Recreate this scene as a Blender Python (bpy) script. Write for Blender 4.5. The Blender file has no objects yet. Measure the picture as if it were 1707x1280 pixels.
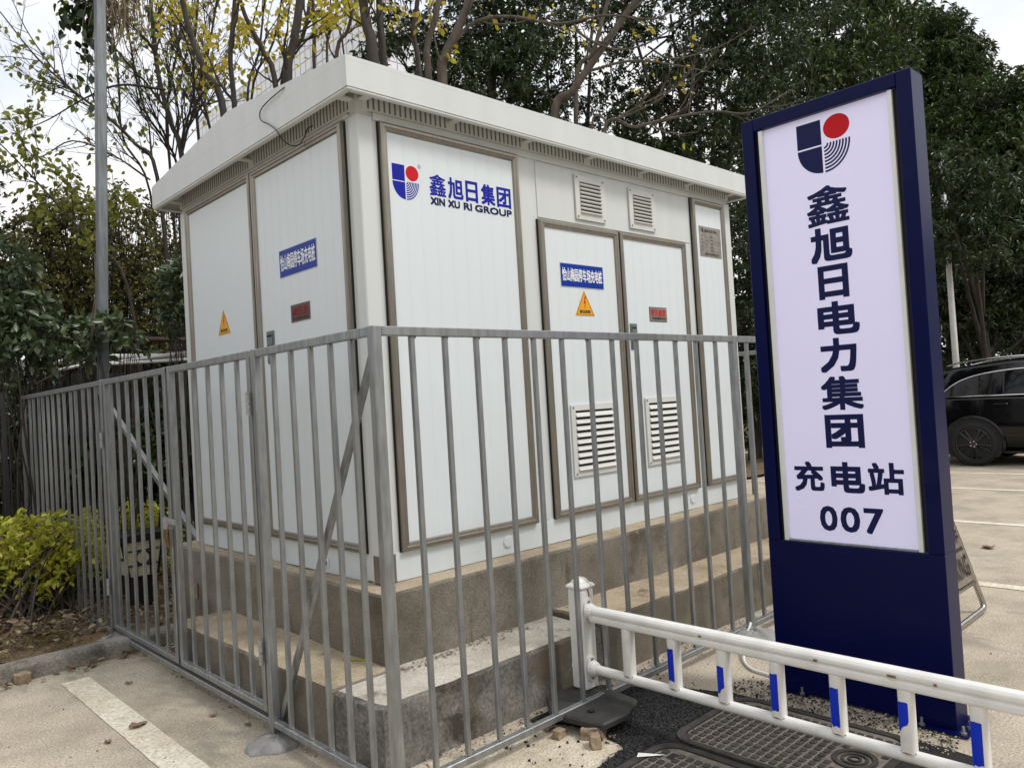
import bpy, bmesh, math, random
import numpy as np
from mathutils import Vector, Matrix
random.seed(7); rng = np.random.default_rng(7)
SC = bpy.context.scene
COL = SC.collection
PI = math.pi

# ------------------------------------------------------------------ camera
CAM = np.array([0.0, 0.0, 1.5]); FPX = 1287.8; CX, CY = 853.5, 640.0
RX = np.array([1354.5, 52.0, -FPX]); RX /= np.linalg.norm(RX)
RY = np.array([-1220.5, -101.0, -FPX]); RY -= RX*RX.dot(RY); RY /= np.linalg.norm(RY)
RZ = np.cross(RX, RY); ROT = np.array([RX, RY, RZ]); VIEW = -ROT[:, 2]
def at(px, py, d):                      # a point d metres deep in front of the photographer
    r = ROT @ np.array([px-CX, -(py-CY), -FPX]); return CAM + r*(d/r.dot(VIEW))
cd = bpy.data.cameras.new('camera'); cam = bpy.data.objects.new('camera', cd); COL.objects.link(cam)
cd.sensor_width = 36; cd.lens = FPX/1707*36; cd.clip_start = 0.05; cd.clip_end = 2000
M4 = Matrix([[*map(float, ROT[i]), float(CAM[i])] for i in range(3)]+[[0, 0, 0, 1]])
cam.matrix_world = M4; SC.camera = cam

# ------------------------------------------------------------------ light
SUN_DIR = Vector((0.30, -0.62, 0.95)).normalized()      # towards the sun
elev = math.asin(SUN_DIR.z); azim = math.atan2(SUN_DIR.x, SUN_DIR.y)
w = bpy.data.worlds.new('World'); SC.world = w; w.use_nodes = True
nt = w.node_tree; nt.nodes.clear()
def wn(t, **k):
    n = nt.nodes.new(t)
    for a, b in k.items(): setattr(n, a, b)
    return n
sky = wn('ShaderNodeTexSky', sky_type='NISHITA', sun_disc=False, sun_elevation=elev, sun_rotation=azim, dust_density=3.0)
tc = wn('ShaderNodeTexCoord'); nz = wn('ShaderNodeTexNoise'); nz.inputs['Scale'].default_value = 2.6; nz.inputs['Detail'].default_value = 5
mp = wn('ShaderNodeMapping'); mp.inputs['Scale'].default_value = (1, 1, 2.2); mp.inputs['Location'].default_value = (3.1, .4, .2)
nt.links.new(tc.outputs['Generated'], mp.inputs[0]); nt.links.new(mp.outputs[0], nz.inputs['Vector'])
rp = wn('ShaderNodeValToRGB'); rp.color_ramp.elements[0].position = .36; rp.color_ramp.elements[1].position = .62
rp.color_ramp.elements[0].color = (6.9, 7.4, 8.3, 1); rp.color_ramp.elements[1].color = (9.6, 9.3, 8.9, 1)
nt.links.new(nz.outputs[0], rp.inputs[0])
mx = wn('ShaderNodeMix', data_type='RGBA'); mx.inputs[0].default_value = .86
nt.links.new(sky.outputs[0], mx.inputs[6]); nt.links.new(rp.outputs[0], mx.inputs[7])
bg = wn('ShaderNodeBackground'); bg.inputs[1].default_value = .1
wo = wn('ShaderNodeOutputWorld'); nt.links.new(mx.outputs[2], bg.inputs[0]); nt.links.new(bg.outputs[0], wo.inputs[0])
sl = bpy.data.lights.new('sun', 'SUN'); sl.energy = 1.5; sl.angle = math.radians(14); sl.color = (1, .965, .91)
so = bpy.data.objects.new('sun', sl); COL.objects.link(so)
so.rotation_euler = (-SUN_DIR).to_track_quat('-Z', 'Y').to_euler()
vs = SC.view_settings; vs.view_transform = 'Standard'; vs.look = 'None'; vs.gamma = 1; vs.exposure = 0.44; vs.use_curve_mapping = False
try: SC.cycles.max_bounces = 6; SC.cycles.diffuse_bounces = 3; SC.cycles.glossy_bounces = 3; SC.cycles.transmission_bounces = 2; SC.cycles.transparent_max_bounces = 4
except Exception: pass

# ------------------------------------------------------------------ materials
MATS = {}
def mat(name, col, rough=.6, metal=0., var=0., vscale=8., bump=0., bscale=40., col2=None, spec=.5, coat=0., rnd=0., stretch=None, trans=0., detail=6., contrast=(.35, .65)):
    m = bpy.data.materials.new(name); m.use_nodes = True; MATS[name] = m
    n = m.node_tree; b = n.nodes['Principled BSDF']; out = n.nodes['Material Output']
    b.inputs['Base Color'].default_value = (*col, 1); b.inputs['Roughness'].default_value = rough
    b.inputs['Metallic'].default_value = metal; b.inputs['Specular IOR Level'].default_value = spec
    b.inputs['Coat Weight'].default_value = coat; b.inputs['Coat Roughness'].default_value = .05
    L = n.links.new
    src = None
    t = n.nodes.new('ShaderNodeTexCoord'); vec = t.outputs['Object']
    if stretch:
        mpn = n.nodes.new('ShaderNodeMapping'); mpn.inputs['Scale'].default_value = stretch; L(vec, mpn.inputs[0]); vec = mpn.outputs[0]
    g = n.nodes.new('ShaderNodeNewGeometry')
    if stretch is None: vec = g.outputs['Position']
    if var or col2:
        z = n.nodes.new('ShaderNodeTexNoise'); z.inputs['Scale'].default_value = vscale; z.inputs['Detail'].default_value = detail; L(vec, z.inputs['Vector'])
        r = n.nodes.new('ShaderNodeValToRGB'); r.color_ramp.elements[0].position, r.color_ramp.elements[1].position = contrast
        c2 = col2 or tuple(c*(1-var) for c in col); r.color_ramp.elements[0].color = (*c2, 1); r.color_ramp.elements[1].color = (*col, 1)
        L(z.outputs[0], r.inputs[0]); src = r.outputs[0]
        rr = n.nodes.new('ShaderNodeMapRange'); rr.inputs[3].default_value = min(1, rough*1.25); rr.inputs[4].default_value = rough*.85
        L(z.outputs[0], rr.inputs[0]); L(rr.outputs[0], b.inputs['Roughness'])
    if rnd:
        h = n.nodes.new('ShaderNodeHueSaturation'); 
        m1 = n.nodes.new('ShaderNodeMapRange'); m1.inputs[3].default_value = 1-rnd; m1.inputs[4].default_value = 1+rnd
        L(g.outputs['Random Per Island'], m1.inputs[0]); L(m1.outputs[0], h.inputs['Value'])
        m2 = n.nodes.new('ShaderNodeMath'); m2.operation = 'MULTIPLY'; m2.inputs[1].default_value = 7.31; L(g.outputs['Random Per Island'], m2.inputs[0])
        m3 = n.nodes.new('ShaderNodeMath'); m3.operation = 'FRACT'; L(m2.outputs[0], m3.inputs[0])
        m4 = n.nodes.new('ShaderNodeMapRange'); m4.inputs[3].default_value = .5-.06*rnd; m4.inputs[4].default_value = .5+.06*rnd
        L(m3.outputs[0], m4.inputs[0]); L(m4.outputs[0], h.inputs['Hue'])
        if src: L(src, h.inputs['Color'])
        else: h.inputs['Color'].default_value = (*col, 1)
        src = h.outputs[0]
    if src: L(src, b.inputs['Base Color'])
    if bump:
        z2 = n.nodes.new('ShaderNodeTexNoise'); z2.inputs['Scale'].default_value = bscale; z2.inputs['Detail'].default_value = 8; L(vec, z2.inputs['Vector'])
        bp = n.nodes.new('ShaderNodeBump'); bp.inputs['Strength'].default_value = bump; bp.inputs['Distance'].default_value = .01
        L(z2.outputs[0], bp.inputs['Height']); L(bp.outputs[0], b.inputs['Normal'])
    if trans:
        tr = n.nodes.new('ShaderNodeBsdfTranslucent'); ms = n.nodes.new('ShaderNodeMixShader'); ms.inputs[0].default_value = trans
        if src: L(src, tr.inputs[0])
        else: tr.inputs[0].default_value = (*col, 1)
        L(b.outputs[0], ms.inputs[1]); L(tr.outputs[0], ms.inputs[2]); L(ms.outputs[0], out.inputs[0])
    return m

mat('kiosk_paint', (.650, .675, .660), .38, var=.055, vscale=2.4, stretch=(3, 3, .2), bump=.02, bscale=60)
mat('kiosk_white', (.715, .772, .790), .32, var=.05, vscale=2.5, stretch=(3, 3, .2))
mat('trim_bronze', (.34, .305, .255), .32, metal=.75, var=.22, vscale=14, stretch=(6, 6, .5), bump=.03, bscale=90)
mat('gap_black', (.012, .012, .012), .8)
mat('slot_dark', (.17, .17, .16), .8)
mat('ink_maroon', (.22, .008, .012), .45, spec=.2)
mat('vent_white', (.66, .66, .63), .4, var=.06, vscale=10)
mat('handle_grey', (.16, .19, .19), .45, metal=.2, var=.15)
mat('galvanised', (.385, .40, .405), .42, metal=.75, var=.40, vscale=38, bump=.06, bscale=130, stretch=(1, 1, .22), contrast=(.25, .72), detail=9)
mat('galvanised_dimmed', (.225, .245, .255), .5, metal=.6, var=.35, vscale=30, bump=.05, bscale=120, stretch=(1, 1, .15))  # same steel as the fence, darkened to offset its bright sky reflection
mat('weld', (.52, .53, .52), .5, metal=.5, var=.5, vscale=160, bump=.5, bscale=180)
mat('white_paint', (.80, .785, .745), .38, var=.14, vscale=9, bump=.03, bscale=50, contrast=(.3, .55))
mat('rust', (.26, .15, .08), .85, var=.5, vscale=60)
mat('blue_tape', (.001, .030, .55), .35, spec=.25, var=.15, vscale=30)
mat('navy_paint', (.0012, .0035, .050), .30, col2=(.006, .009, .052), vscale=2.6, contrast=(.26, .42), spec=.14, bump=.014, bscale=12)
mat('sign_acrylic', (.71, .69, .90), .3, var=.03, vscale=2.5)
_b = MATS['sign_acrylic'].node_tree.nodes['Principled BSDF']; _b.inputs['Emission Color'].default_value = (.78, .74, 1, 1); _b.inputs['Emission Strength'].default_value = .17   # switched-on lightbox
mat('sign_trim', (.82, .83, .80), .3, var=.06, vscale=8)
mat('ink_navy', (.006, .010, .07), .4, spec=.2)
mat('ink_blue', (.006, .012, .32), .4, spec=.2)
mat('ink_red', (.58, .006, .012), .4, spec=.2)
mat('ink_white', (.85, .87, .9), .4)
mat('ink_black', (.015, .013, .012), .5)
mat('plate_blue', (.001, .032, .30), .35, spec=.2)
mat('plate_border', (.5, .55, .6), .3)
mat('plate_yellow', (.80, .38, .012), .35)
mat('plate_steel', (.40, .36, .31), .34, metal=.7, var=.3, vscale=20)
mat('plate_red_dark', (.13, .075, .065), .4, metal=.4, var=.3, vscale=30)
mat('rubber', (.040, .039, .037), .6, var=.4, vscale=12, bump=.1, bscale=40)
mat('black_plastic', (.01, .01, .01), .45)
mat('stainless', (.52, .50, .46), .22, metal=1., var=.2, vscale=9, stretch=(2, 2, 20))
mat('brick_red', (.36, .27, .18), .9, var=.35, vscale=18, bump=.4, bscale=60)
mat('bark', (.060, .048, .038), .9, var=.5, vscale=16, bump=.6, bscale=45, stretch=(1, 1, .25))
mat('bark_pale', (.115, .092, .070), .9, var=.45, vscale=14, bump=.5, bscale=45, stretch=(1, 1, .3))
mat('twig', (.048, .038, .030), .9, var=.4, vscale=12)
mat('leaf_yellow', (.54, .45, .055), .5, rnd=.4, trans=.6)
mat('leaf_olive', (.24, .255, .045), .5, rnd=.45, trans=.55)
mat('leaf_dark', (.034, .056, .016), .34, rnd=.6, trans=.18, spec=.5)
mat('leaf_far', (.058, .090, .022), .36, rnd=.6, trans=.20, spec=.5)
mat('leaf_shrub', (.19, .185, .055), .5, rnd=.6, trans=.3)
mat('leaf_glossy', (.085, .120, .055), .33, rnd=.35, trans=.22, spec=.6)
mat('leaf_hedge', (.50, .50, .06), .45, rnd=.35, trans=.35)
mat('leaf_hedge_low', (.12, .17, .03), .5, rnd=.4, trans=.3)
mat('leaf_dry', (.225, .165, .105), .9, rnd=.6)
mat('grass_dry', (.24, .20, .085), .8, rnd=.4, trans=.2)
mat('car_black', (.003, .003, .004), .06, spec=.45)
mat('car_glass', (.003, .003, .004), .04, spec=.4)
mat('chrome', (.82, .82, .82), .12, metal=1.)
mat('tyre', (.012, .012, .013), .75, bump=.1, bscale=90)
mat('rim_black', (.065, .065, .07), .18, metal=.9)
mat('pvc_white', (.78, .78, .76), .35, var=.08, vscale=6)
mat('pipe_brown', (.085, .045, .04), .45)
mat('iron_dark', (.03, .03, .032), .6)
mat('lamp_black', (.012, .012, .014), .4)
mat('lamp_cream', (.70, .60, .40), .5, var=.1, vscale=10)
mat('building_white', (.74, .75, .77), .4, var=.05, vscale=.4)
mat('building_joint', (.46, .48, .50), .6)
mat('wall_grey', (.22, .225, .23), .85, var=.3, vscale=1.2, bump=.2, bscale=20)
mat('pillar_pale', (.52, .52, .52), .8, var=.2, vscale=2)
mat('cast_iron', (.066, .060, .052), .62, metal=.25, var=.45, vscale=14, bump=.3, bscale=110)
mat('cast_dust', (.185, .165, .135), .9, var=.35, vscale=30, bump=.4, bscale=120)
mat('asphalt_grit', (.022, .022, .023), .8, rnd=.7)
mat('stone_grit', (.38, .33, .26), .9, rnd=.5)
mat('cement_dome', (.33, .325, .31), .95, var=.3, vscale=14, bump=.8, bscale=70)

def ground_mat(name, stops, scales, spk=.5, bump=.35, rough=.9, dirt=None):
    """two noise layers mixed + fine speckle"""
    m = bpy.data.materials.new(name); m.use_nodes = True; MATS[name] = m; n = m.node_tree; L = n.links.new
    b = n.nodes['Principled BSDF']; b.inputs['Roughness'].default_value = rough; b.inputs['Specular IOR Level'].default_value = .25
    g = n.nodes.new('ShaderNodeNewGeometry'); P = g.outputs['Position']
    z1 = n.nodes.new('ShaderNodeTexNoise'); z1.inputs['Scale'].default_value = scales[0]; z1.inputs['Detail'].default_value = 7; z1.inputs['Roughness'].default_value = .62; L(P, z1.inputs['Vector'])
    r1 = n.nodes.new('ShaderNodeValToRGB'); cr = r1.color_ramp
    while len(cr.elements) < len(stops): cr.elements.new(.5)
    for e, (p, c) in zip(cr.elements, stops): e.position = p; e.color = (*c, 1)
    L(z1.outputs[0], r1.inputs[0])
    z2 = n.nodes.new('ShaderNodeTexNoise'); z2.inputs['Scale'].default_value = scales[1]; z2.inputs['Detail'].default_value = 3; L(P, z2.inputs['Vector'])
    mr = n.nodes.new('ShaderNodeMapRange'); mr.inputs[1].default_value = .3; mr.inputs[2].default_value = .7; mr.inputs[3].default_value = 1-spk; mr.inputs[4].default_value = 1+spk*.5; L(z2.outputs[0], mr.inputs[0])
    mm = n.nodes.new('ShaderNodeMix'); mm.data_type = 'RGBA'; mm.blend_type = 'MULTIPLY'; mm.inputs[0].default_value = 1
    L(r1.outputs[0], mm.inputs[6]); L(mr.outputs[0], mm.inputs[7]); src = mm.outputs[2]
    for dirt in (dirt if isinstance(dirt, list) else [dirt] if dirt else []):
        z3 = n.nodes.new('ShaderNodeTexNoise'); z3.inputs['Scale'].default_value = dirt[0]; z3.inputs['Detail'].default_value = 9; z3.inputs['Roughness'].default_value = .7
        mpn = n.nodes.new('ShaderNodeMapping'); mpn.inputs['Scale'].default_value = dirt[3]; L(P, mpn.inputs[0]); L(mpn.outputs[0], z3.inputs['Vector'])
        r3 = n.nodes.new('ShaderNodeMapRange'); r3.inputs[1].default_value = dirt[1]; r3.inputs[2].default_value = dirt[1]+.08; L(z3.outputs[0], r3.inputs[0])
        m3 = n.nodes.new('ShaderNodeMix'); m3.data_type = 'RGBA'; L(r3.outputs[0], m3.inputs[0]); L(src, m3.inputs[6]); m3.inputs[7].default_value = (*dirt[2], 1); src = m3.outputs[2]
    L(src, b.inputs['Base Color'])
    bp = n.nodes.new('ShaderNodeBump'); bp.inputs['Strength'].default_value = bump; bp.inputs['Distance'].default_value = .006
    ad = n.nodes.new('ShaderNodeMath'); L(z1.outputs[0], ad.inputs[0]); L(z2.outputs[0], ad.inputs[1]); L(ad.outputs[0], bp.inputs['Height']); L(bp.outputs[0], b.inputs['Normal'])
    return m
ground_mat('concrete_ground', [(.3, (.35, .30, .23)), (.48, (.49, .425, .33)), (.68, (.59, .52, .41))], (2.2, 95), .42, .4, dirt=[(.75, .52, (.37, .325, .255), (1, 1, 1)), (2.6, .57, (.32, .285, .225), (1, .35, 1)), (7, .60, (.29, .255, .20), (1, 1, 1)), (26, .66, (.23, .20, .15), (1, 1, 1))])
ground_mat('concrete_pale', [(.3, (.46, .40, .30)), (.6, (.62, .55, .43))], (6, 120), .4, .4)
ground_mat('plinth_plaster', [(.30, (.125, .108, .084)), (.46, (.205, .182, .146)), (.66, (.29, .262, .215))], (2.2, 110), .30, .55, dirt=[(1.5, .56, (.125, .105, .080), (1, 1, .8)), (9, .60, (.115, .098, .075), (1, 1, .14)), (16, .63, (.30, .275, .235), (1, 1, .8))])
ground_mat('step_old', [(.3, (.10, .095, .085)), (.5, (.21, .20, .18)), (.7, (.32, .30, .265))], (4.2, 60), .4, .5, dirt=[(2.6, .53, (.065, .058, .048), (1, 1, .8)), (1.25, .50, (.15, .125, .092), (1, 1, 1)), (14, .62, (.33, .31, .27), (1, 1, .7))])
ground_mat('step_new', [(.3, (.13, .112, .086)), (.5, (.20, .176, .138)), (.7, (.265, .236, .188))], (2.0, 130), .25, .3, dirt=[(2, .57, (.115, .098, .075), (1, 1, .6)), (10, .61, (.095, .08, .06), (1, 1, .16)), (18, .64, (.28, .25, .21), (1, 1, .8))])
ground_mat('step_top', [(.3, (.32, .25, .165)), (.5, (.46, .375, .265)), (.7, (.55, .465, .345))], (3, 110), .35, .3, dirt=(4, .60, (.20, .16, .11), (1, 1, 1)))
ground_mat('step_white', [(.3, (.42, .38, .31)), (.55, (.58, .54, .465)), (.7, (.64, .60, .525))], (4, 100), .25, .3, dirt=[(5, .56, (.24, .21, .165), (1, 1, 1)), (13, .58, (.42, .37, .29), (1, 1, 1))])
ground_mat('line_paint', [(.3, (.58, .50, .37)), (.5, (.76, .69, .55)), (.7, (.82, .77, .65))], (3, 60), .3, .3, dirt=(5, .60, (.28, .23, .165), (1, 1, 1)))
ground_mat('soil', [(.3, (.085, .06, .035)), (.5, (.17, .125, .075)), (.7, (.26, .19, .11))], (5, 60), .5, .9, dirt=(2.2, .56, (.22, .12, .06), (1, 1, 1)))
ground_mat('curb_stone', [(.3, (.17, .155, .13)), (.6, (.33, .305, .26))], (5, 80), .35, .5, dirt=(6, .58, (.12, .11, .09), (1, 1, 1)))
ground_mat('asphalt_patch', [(.3, (.012, .012, .013)), (.6, (.035, .035, .036))], (20, 140), .6, .9)

# ------------------------------------------------------------------ helpers
WL = {}
class MB:
    def __init__(s): s.v = []; s.f = []; s.m = []; s.sm = False
    def quad(s, a, b, c, d, m=0):
        i = len(s.v); s.v += [a, b, c, d]; s.f.append((i, i+1, i+2, i+3)); s.m.append(m)
    def box(s, a, b, m=0):
        x0, y0, z0 = a; x1, y1, z1 = b; i = len(s.v)
        s.v += [(x0,y0,z0),(x1,y0,z0),(x1,y1,z0),(x0,y1,z0),(x0,y0,z1),(x1,y0,z1),(x1,y1,z1),(x0,y1,z1)]
        for q in ((0,3,2,1),(4,5,6,7),(0,1,5,4),(1,2,6,5),(2,3,7,6),(3,0,4,7)): s.f.append(tuple(i+k for k in q)); s.m.append(m)
        return s
    def prism(s, pts, axis, a, b, m=0):         # pts 2D polygon (ccw), extruded along axis from a to b
        i = len(s.v); n = len(pts)
        def P(p, t):
            if axis == 'x': return (t, p[0], p[1])
            if axis == 'y': return (p[0], t, p[1])
            return (p[0], p[1], t)
        s.v += [P(p, a) for p in pts]+[P(p, b) for p in pts]
        s.f.append(tuple(i+k for k in range(n))[::-1]); s.m.append(m)
        s.f.append(tuple(i+n+k for k in range(n))); s.m.append(m)
        for k in range(n): s.f.append((i+k, i+(k+1) % n, i+n+(k+1) % n, i+n+k)); s.m.append(m)
        return s
    def tube(s, pts, r, k=8, m=0, cap=True):
        pts = [np.array(p, float) for p in pts]; n = len(pts); rs = r if hasattr(r, '__len__') else [r]*n
        i0 = len(s.v); ref = None
        for j, p in enumerate(pts):
            t = pts[min(j+1, n-1)]-pts[max(j-1, 0)]; t /= (np.linalg.norm(t)+1e-9)
            if ref is None:
                ref = np.array([0, 0, 1.]) if abs(t[2]) < .9 else np.array([1., 0, 0])
            u = np.cross(t, ref); u /= np.linalg.norm(u)+1e-9; ref = np.cross(u, t); v = ref
            for q in range(k):
                a = 2*PI*q/k; s.v.append(tuple(p+rs[j]*(math.cos(a)*u+math.sin(a)*v)))
        for j in range(n-1):
            for q in range(k):
                s.f.append((i0+j*k+q, i0+j*k+(q+1) % k, i0+(j+1)*k+(q+1) % k, i0+(j+1)*k+q)); s.m.append(m)
        if cap:
            s.f.append(tuple(i0+q for q in range(k))[::-1]); s.m.append(m)
            s.f.append(tuple(i0+(n-1)*k+q for q in range(k))); s.m.append(m)
        return s
    def bar(s, a, b, wu, wv, up=(0, 0, 1), m=0):   # rectangular bar from a to b
        a = np.array(a, float); b = np.array(b, float); t = b-a; t /= np.linalg.norm(t)
        u = np.cross(t, np.array(up, float)); u /= np.linalg.norm(u); v = np.cross(u, t)
        i = len(s.v)
        for p in (a, b):
            for su, sv in ((-1,-1),(1,-1),(1,1),(-1,1)): s.v.append(tuple(p+u*su*wu/2+v*sv*wv/2))
        for q in ((0,1,2,3),(7,6,5,4),(0,4,5,1),(1,5,6,2),(2,6,7,3),(3,7,4,0)): s.f.append(tuple(i+k for k in q)); s.m.append(m)
        return s
    def mesh(s, name, origin=(0, 0, 0), mats=None, smooth=False, bevel=0.):
        me = bpy.data.meshes.new(name); o = np.array(origin, float)
        me.from_pydata([tuple(np.array(p, float)-o) for p in s.v], [], s.f)
        for mm in (mats or []): me.materials.append(MATS[mm])
        if any(s.m): me.polygons.foreach_set('material_index', s.m)
        bm = bmesh.new(); bm.from_mesh(me)
        bmesh.ops.recalc_face_normals(bm, faces=bm.faces)
        if bevel: bmesh.ops.bevel(bm, geom=[e for e in bm.edges if len(e.link_faces) == 2 and e.calc_face_angle(0) > .5], offset=bevel, segments=1, affect='EDGES')
        bm.to_mesh(me); bm.free()
        if smooth: me.polygons.foreach_set('use_smooth', [True]*len(me.polygons))
        me.update(); return me
    def build(s, name, material, parent=None, origin=None, smooth=False, bevel=0.):
        mats = material if isinstance(material, (list, tuple)) else [material]
        if origin is None: origin = tuple(np.mean(np.array(s.v, float), axis=0)) if parent is None else wloc(parent)
        return link(name, s.mesh(name, origin, mats, smooth, bevel), parent, origin)
def wloc(o): return WL.get(o.name, (0, 0, 0))
def link(name, me, parent=None, origin=(0, 0, 0)):
    o = bpy.data.objects.new(name, me); COL.objects.link(o)
    WL[o.name] = tuple(map(float, origin))
    if parent is not None:
        o.parent = parent; p = wloc(parent); o.location = tuple(origin[i]-p[i] for i in range(3))
    else: o.location = origin
    return o
def tag(o, label=None, cat=None, group=None, kind=None):
    if label: o['label'] = label
    if cat: o['category'] = cat
    if group: o['group'] = group
    if kind: o['kind'] = kind
    return o
def thing(name, label, cat, loc=(0, 0, 0), group=None):
    o = bpy.data.objects.new(name, None); COL.objects.link(o); o.location = loc; o.empty_display_size = .1
    WL[o.name] = tuple(loc); return tag(o, label, cat, group)
def struct(o): o['kind'] = 'structure'; return o
def smooth_by_angle(me, ang=35):
    me.polygons.foreach_set('use_smooth', [True]*len(me.polygons))
    try: me.set_sharp_from_angle(angle=math.radians(ang))
    except Exception: pass

# text as real lettering: triangulated glyph outlines fitted to a rectangle on a plane
def glyphs(body, spacing=1.0):
    c = bpy.data.curves.new('lettering', 'FONT'); c.body = body; c.size = 1; c.space_character = spacing; c.resolution_u = 3
    o = bpy.data.objects.new('lettering', c); COL.objects.link(o)
    dg = bpy.context.evaluated_depsgraph_get(); me = bpy.data.meshes.new_from_object(o.evaluated_get(dg))
    V = np.array([v.co[:] for v in me.vertices]); F = [tuple(p.vertices) for p in me.polygons]
    bpy.data.objects.remove(o); bpy.data.meshes.remove(me); bpy.data.curves.remove(c)
    return V, F
def fit_text(mb, body, O, U, Vv, rect, bold=0., m=0, spacing=1.0):
    """rect = (u0, v0, u1, v1) on plane O + u*U + v*Vv; bold = stroke thickening as a share of the height"""
    V, F = glyphs(body, spacing)
    if len(V) == 0: return
    lo, hi = V.min(0), V.max(0); u0, v0, u1, v1 = rect
    O = np.array(O, float); U = np.array(U, float); Vv = np.array(Vv, float); Nn = np.cross(U, Vv); Nn = Nn/np.linalg.norm(Nn)
    bw = bold*(v1-v0); bu_ = bw/np.linalg.norm(U)*np.linalg.norm(Vv)
    sh = [(0, 0)]+([(-1, -1), (-1, 0), (-1, 1), (0, 1), (1, 1), (1, 0), (1, -1), (0, -1)] if bold else [])
    for c_, (dx, dy) in enumerate(sh):
        i = len(mb.v)
        for p in V:
            a = u0+bu_+(p[0]-lo[0])/(hi[0]-lo[0])*(u1-u0-2*bu_)+dx*bu_; b = v0+bw+(p[1]-lo[1])/max(1e-6, (hi[1]-lo[1]))*(v1-v0-2*bw)+dy*bw
            mb.v.append(tuple(O+U*a+Vv*b+Nn*c_*.00005))
        for f in F: mb.f.append(tuple(i+k for k in f)); mb.m.append(m)
def flat_poly(mb, pts, O, U, Vv, m=0):
    i = len(mb.v); O = np.array(O, float)
    for a, b in pts: mb.v.append(tuple(O+np.array(U)*a+np.array(Vv)*b))
    mb.f.append(tuple(range(i, i+len(pts)))); mb.m.append(m)
def flat_mesh(mb, name, mats, parent, lift):
    """lettering: no normal recalculation, two-sided flat print"""
    me = bpy.data.meshes.new(name); o = np.array(wloc(parent))
    me.from_pydata([tuple(np.array(p)+np.array(lift)-o) for p in mb.v], [], mb.f)
    for q in mats: me.materials.append(MATS[q])
    me.polygons.foreach_set('material_index', mb.m); me.update()
    return link(name, me, parent, wloc(parent))

# ------------------------------------------------------------------ ground and setting
mb = MB(); mb.quad((-260, -260, 0), (320, -260, 0), (320, 320, 0), (-260, 320, 0))
struct(mb.build('ground', 'concrete_ground', origin=(0, 0, 0)))
# planted bed beyond the kerb: uneven soil sheet
def bed(name, x0, x1, y0, y1, z, n=60, amp=.03, material='soil'):
    xs = np.linspace(x0, x1, n); ys = np.linspace(y0, y1, n); mb = MB()
    for y in ys:
        for x in xs:
            mb.v.append((x, y, z+amp*(math.sin(x*3.1+y*1.3)+math.sin(x*1.1-y*2.7)+math.sin(x*7+y*6)*.5)*.5*min(1, (y-y0)/.4)))
    for j in range(n-1):
        for i in range(n-1): mb.f.append((j*n+i, j*n+i+1, (j+1)*n+i+1, (j+1)*n+i)); mb.m.append(0)
    return mb.build(name, material, origin=(0, 0, 0), smooth=True)
struct(bed('garden_soil', -14, 3.0, 5.62, 22, .07, 80))
struct(bed('wooded_soil', 2.9, 40, 6.5, 60, .05, 80, .12))
# kerb stones
kerb = thing('kerb', 'low weathered concrete kerb edging the planted bed left of the fence', 'kerb', (-1, 5.55, 0))
x = -4.2
while x < 2.3:
    L_ = .98 if x < 1.2 else .62
    yo = 5.47+.015*math.sin(x*5); k = MB()
    k.prism([(yo, -.02), (yo+.14, -.02), (yo+.14, .098), (yo+.02, .105), (yo, .085)], 'x', x, x+L_-.012); k.build('kerb_stone', 'curb_stone', kerb, bevel=.006); x += L_
# parking bay lines
def line(name, x0, x1, y0, y1, label):
    mb = MB(); n = 40
    for i in range(n+1):
        y = y0+(y1-y0)*i/n; j = .0016*math.sin(i*2.3)+.0012*math.sin(i*5.1)
        mb.v += [(x0+j, y, .004), (x1+j*.7, y, .004)]
    for i in range(n): mb.f.append((2*i, 2*i+1, 2*i+3, 2*i+2)); mb.m.append(0)
    o = mb.build(name, 'line_paint', origin=(0, 0, 0)); struct(o); return o
line('parking_line', 1.155, 1.305, .6, 5.2, '')
for x_, y1 in ((6.12, 2.6), (8.66, 8), (11.2, 12), (13.0, 14), (15.6, 14)):
    line('parking_line', x_, x_+.12, -9, y1, '')
# fresh pale slab and tarmac patch near the railing foot
def patch(name, pts, z, material):
    mb = MB(); out = []
    n = len(pts)
    for i in range(n):
        a = np.array(pts[i]); b = np.array(pts[(i+1) % n])
        for t in np.linspace(0, 1, 9)[:-1]:
            p = a+(b-a)*t; p = p+rng.normal(0, .008, 2); out.append((p[0], p[1], z))
    mb.v = out; mb.f = [tuple(range(len(out)))]; mb.m = [0]
    return struct(mb.build(name, material, origin=(0, 0, 0)))
patch('pale_pavement', [(1.2, 1.0), (2.16, 1.55), (2.36, 2.12), (2.56, 2.16), (2.60, 2.34), (2.66, 2.45), (2.42, 2.68), (1.75, 2.70), (1.6, 2.4), (1.2, 2.0)], .004, 'concrete_pale')
patch('tarmac_patch', [(2.2, 1.75), (2.32, 2.10), (2.56, 2.13), (2.63, 2.34), (2.50, 2.66), (3.05, 2.67), (3.24, 2.36), (3.36, 2.12), (3.37, 1.6), (3.35, 1.0), (2.2, 1.0)], .007, 'asphalt_patch')

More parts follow.
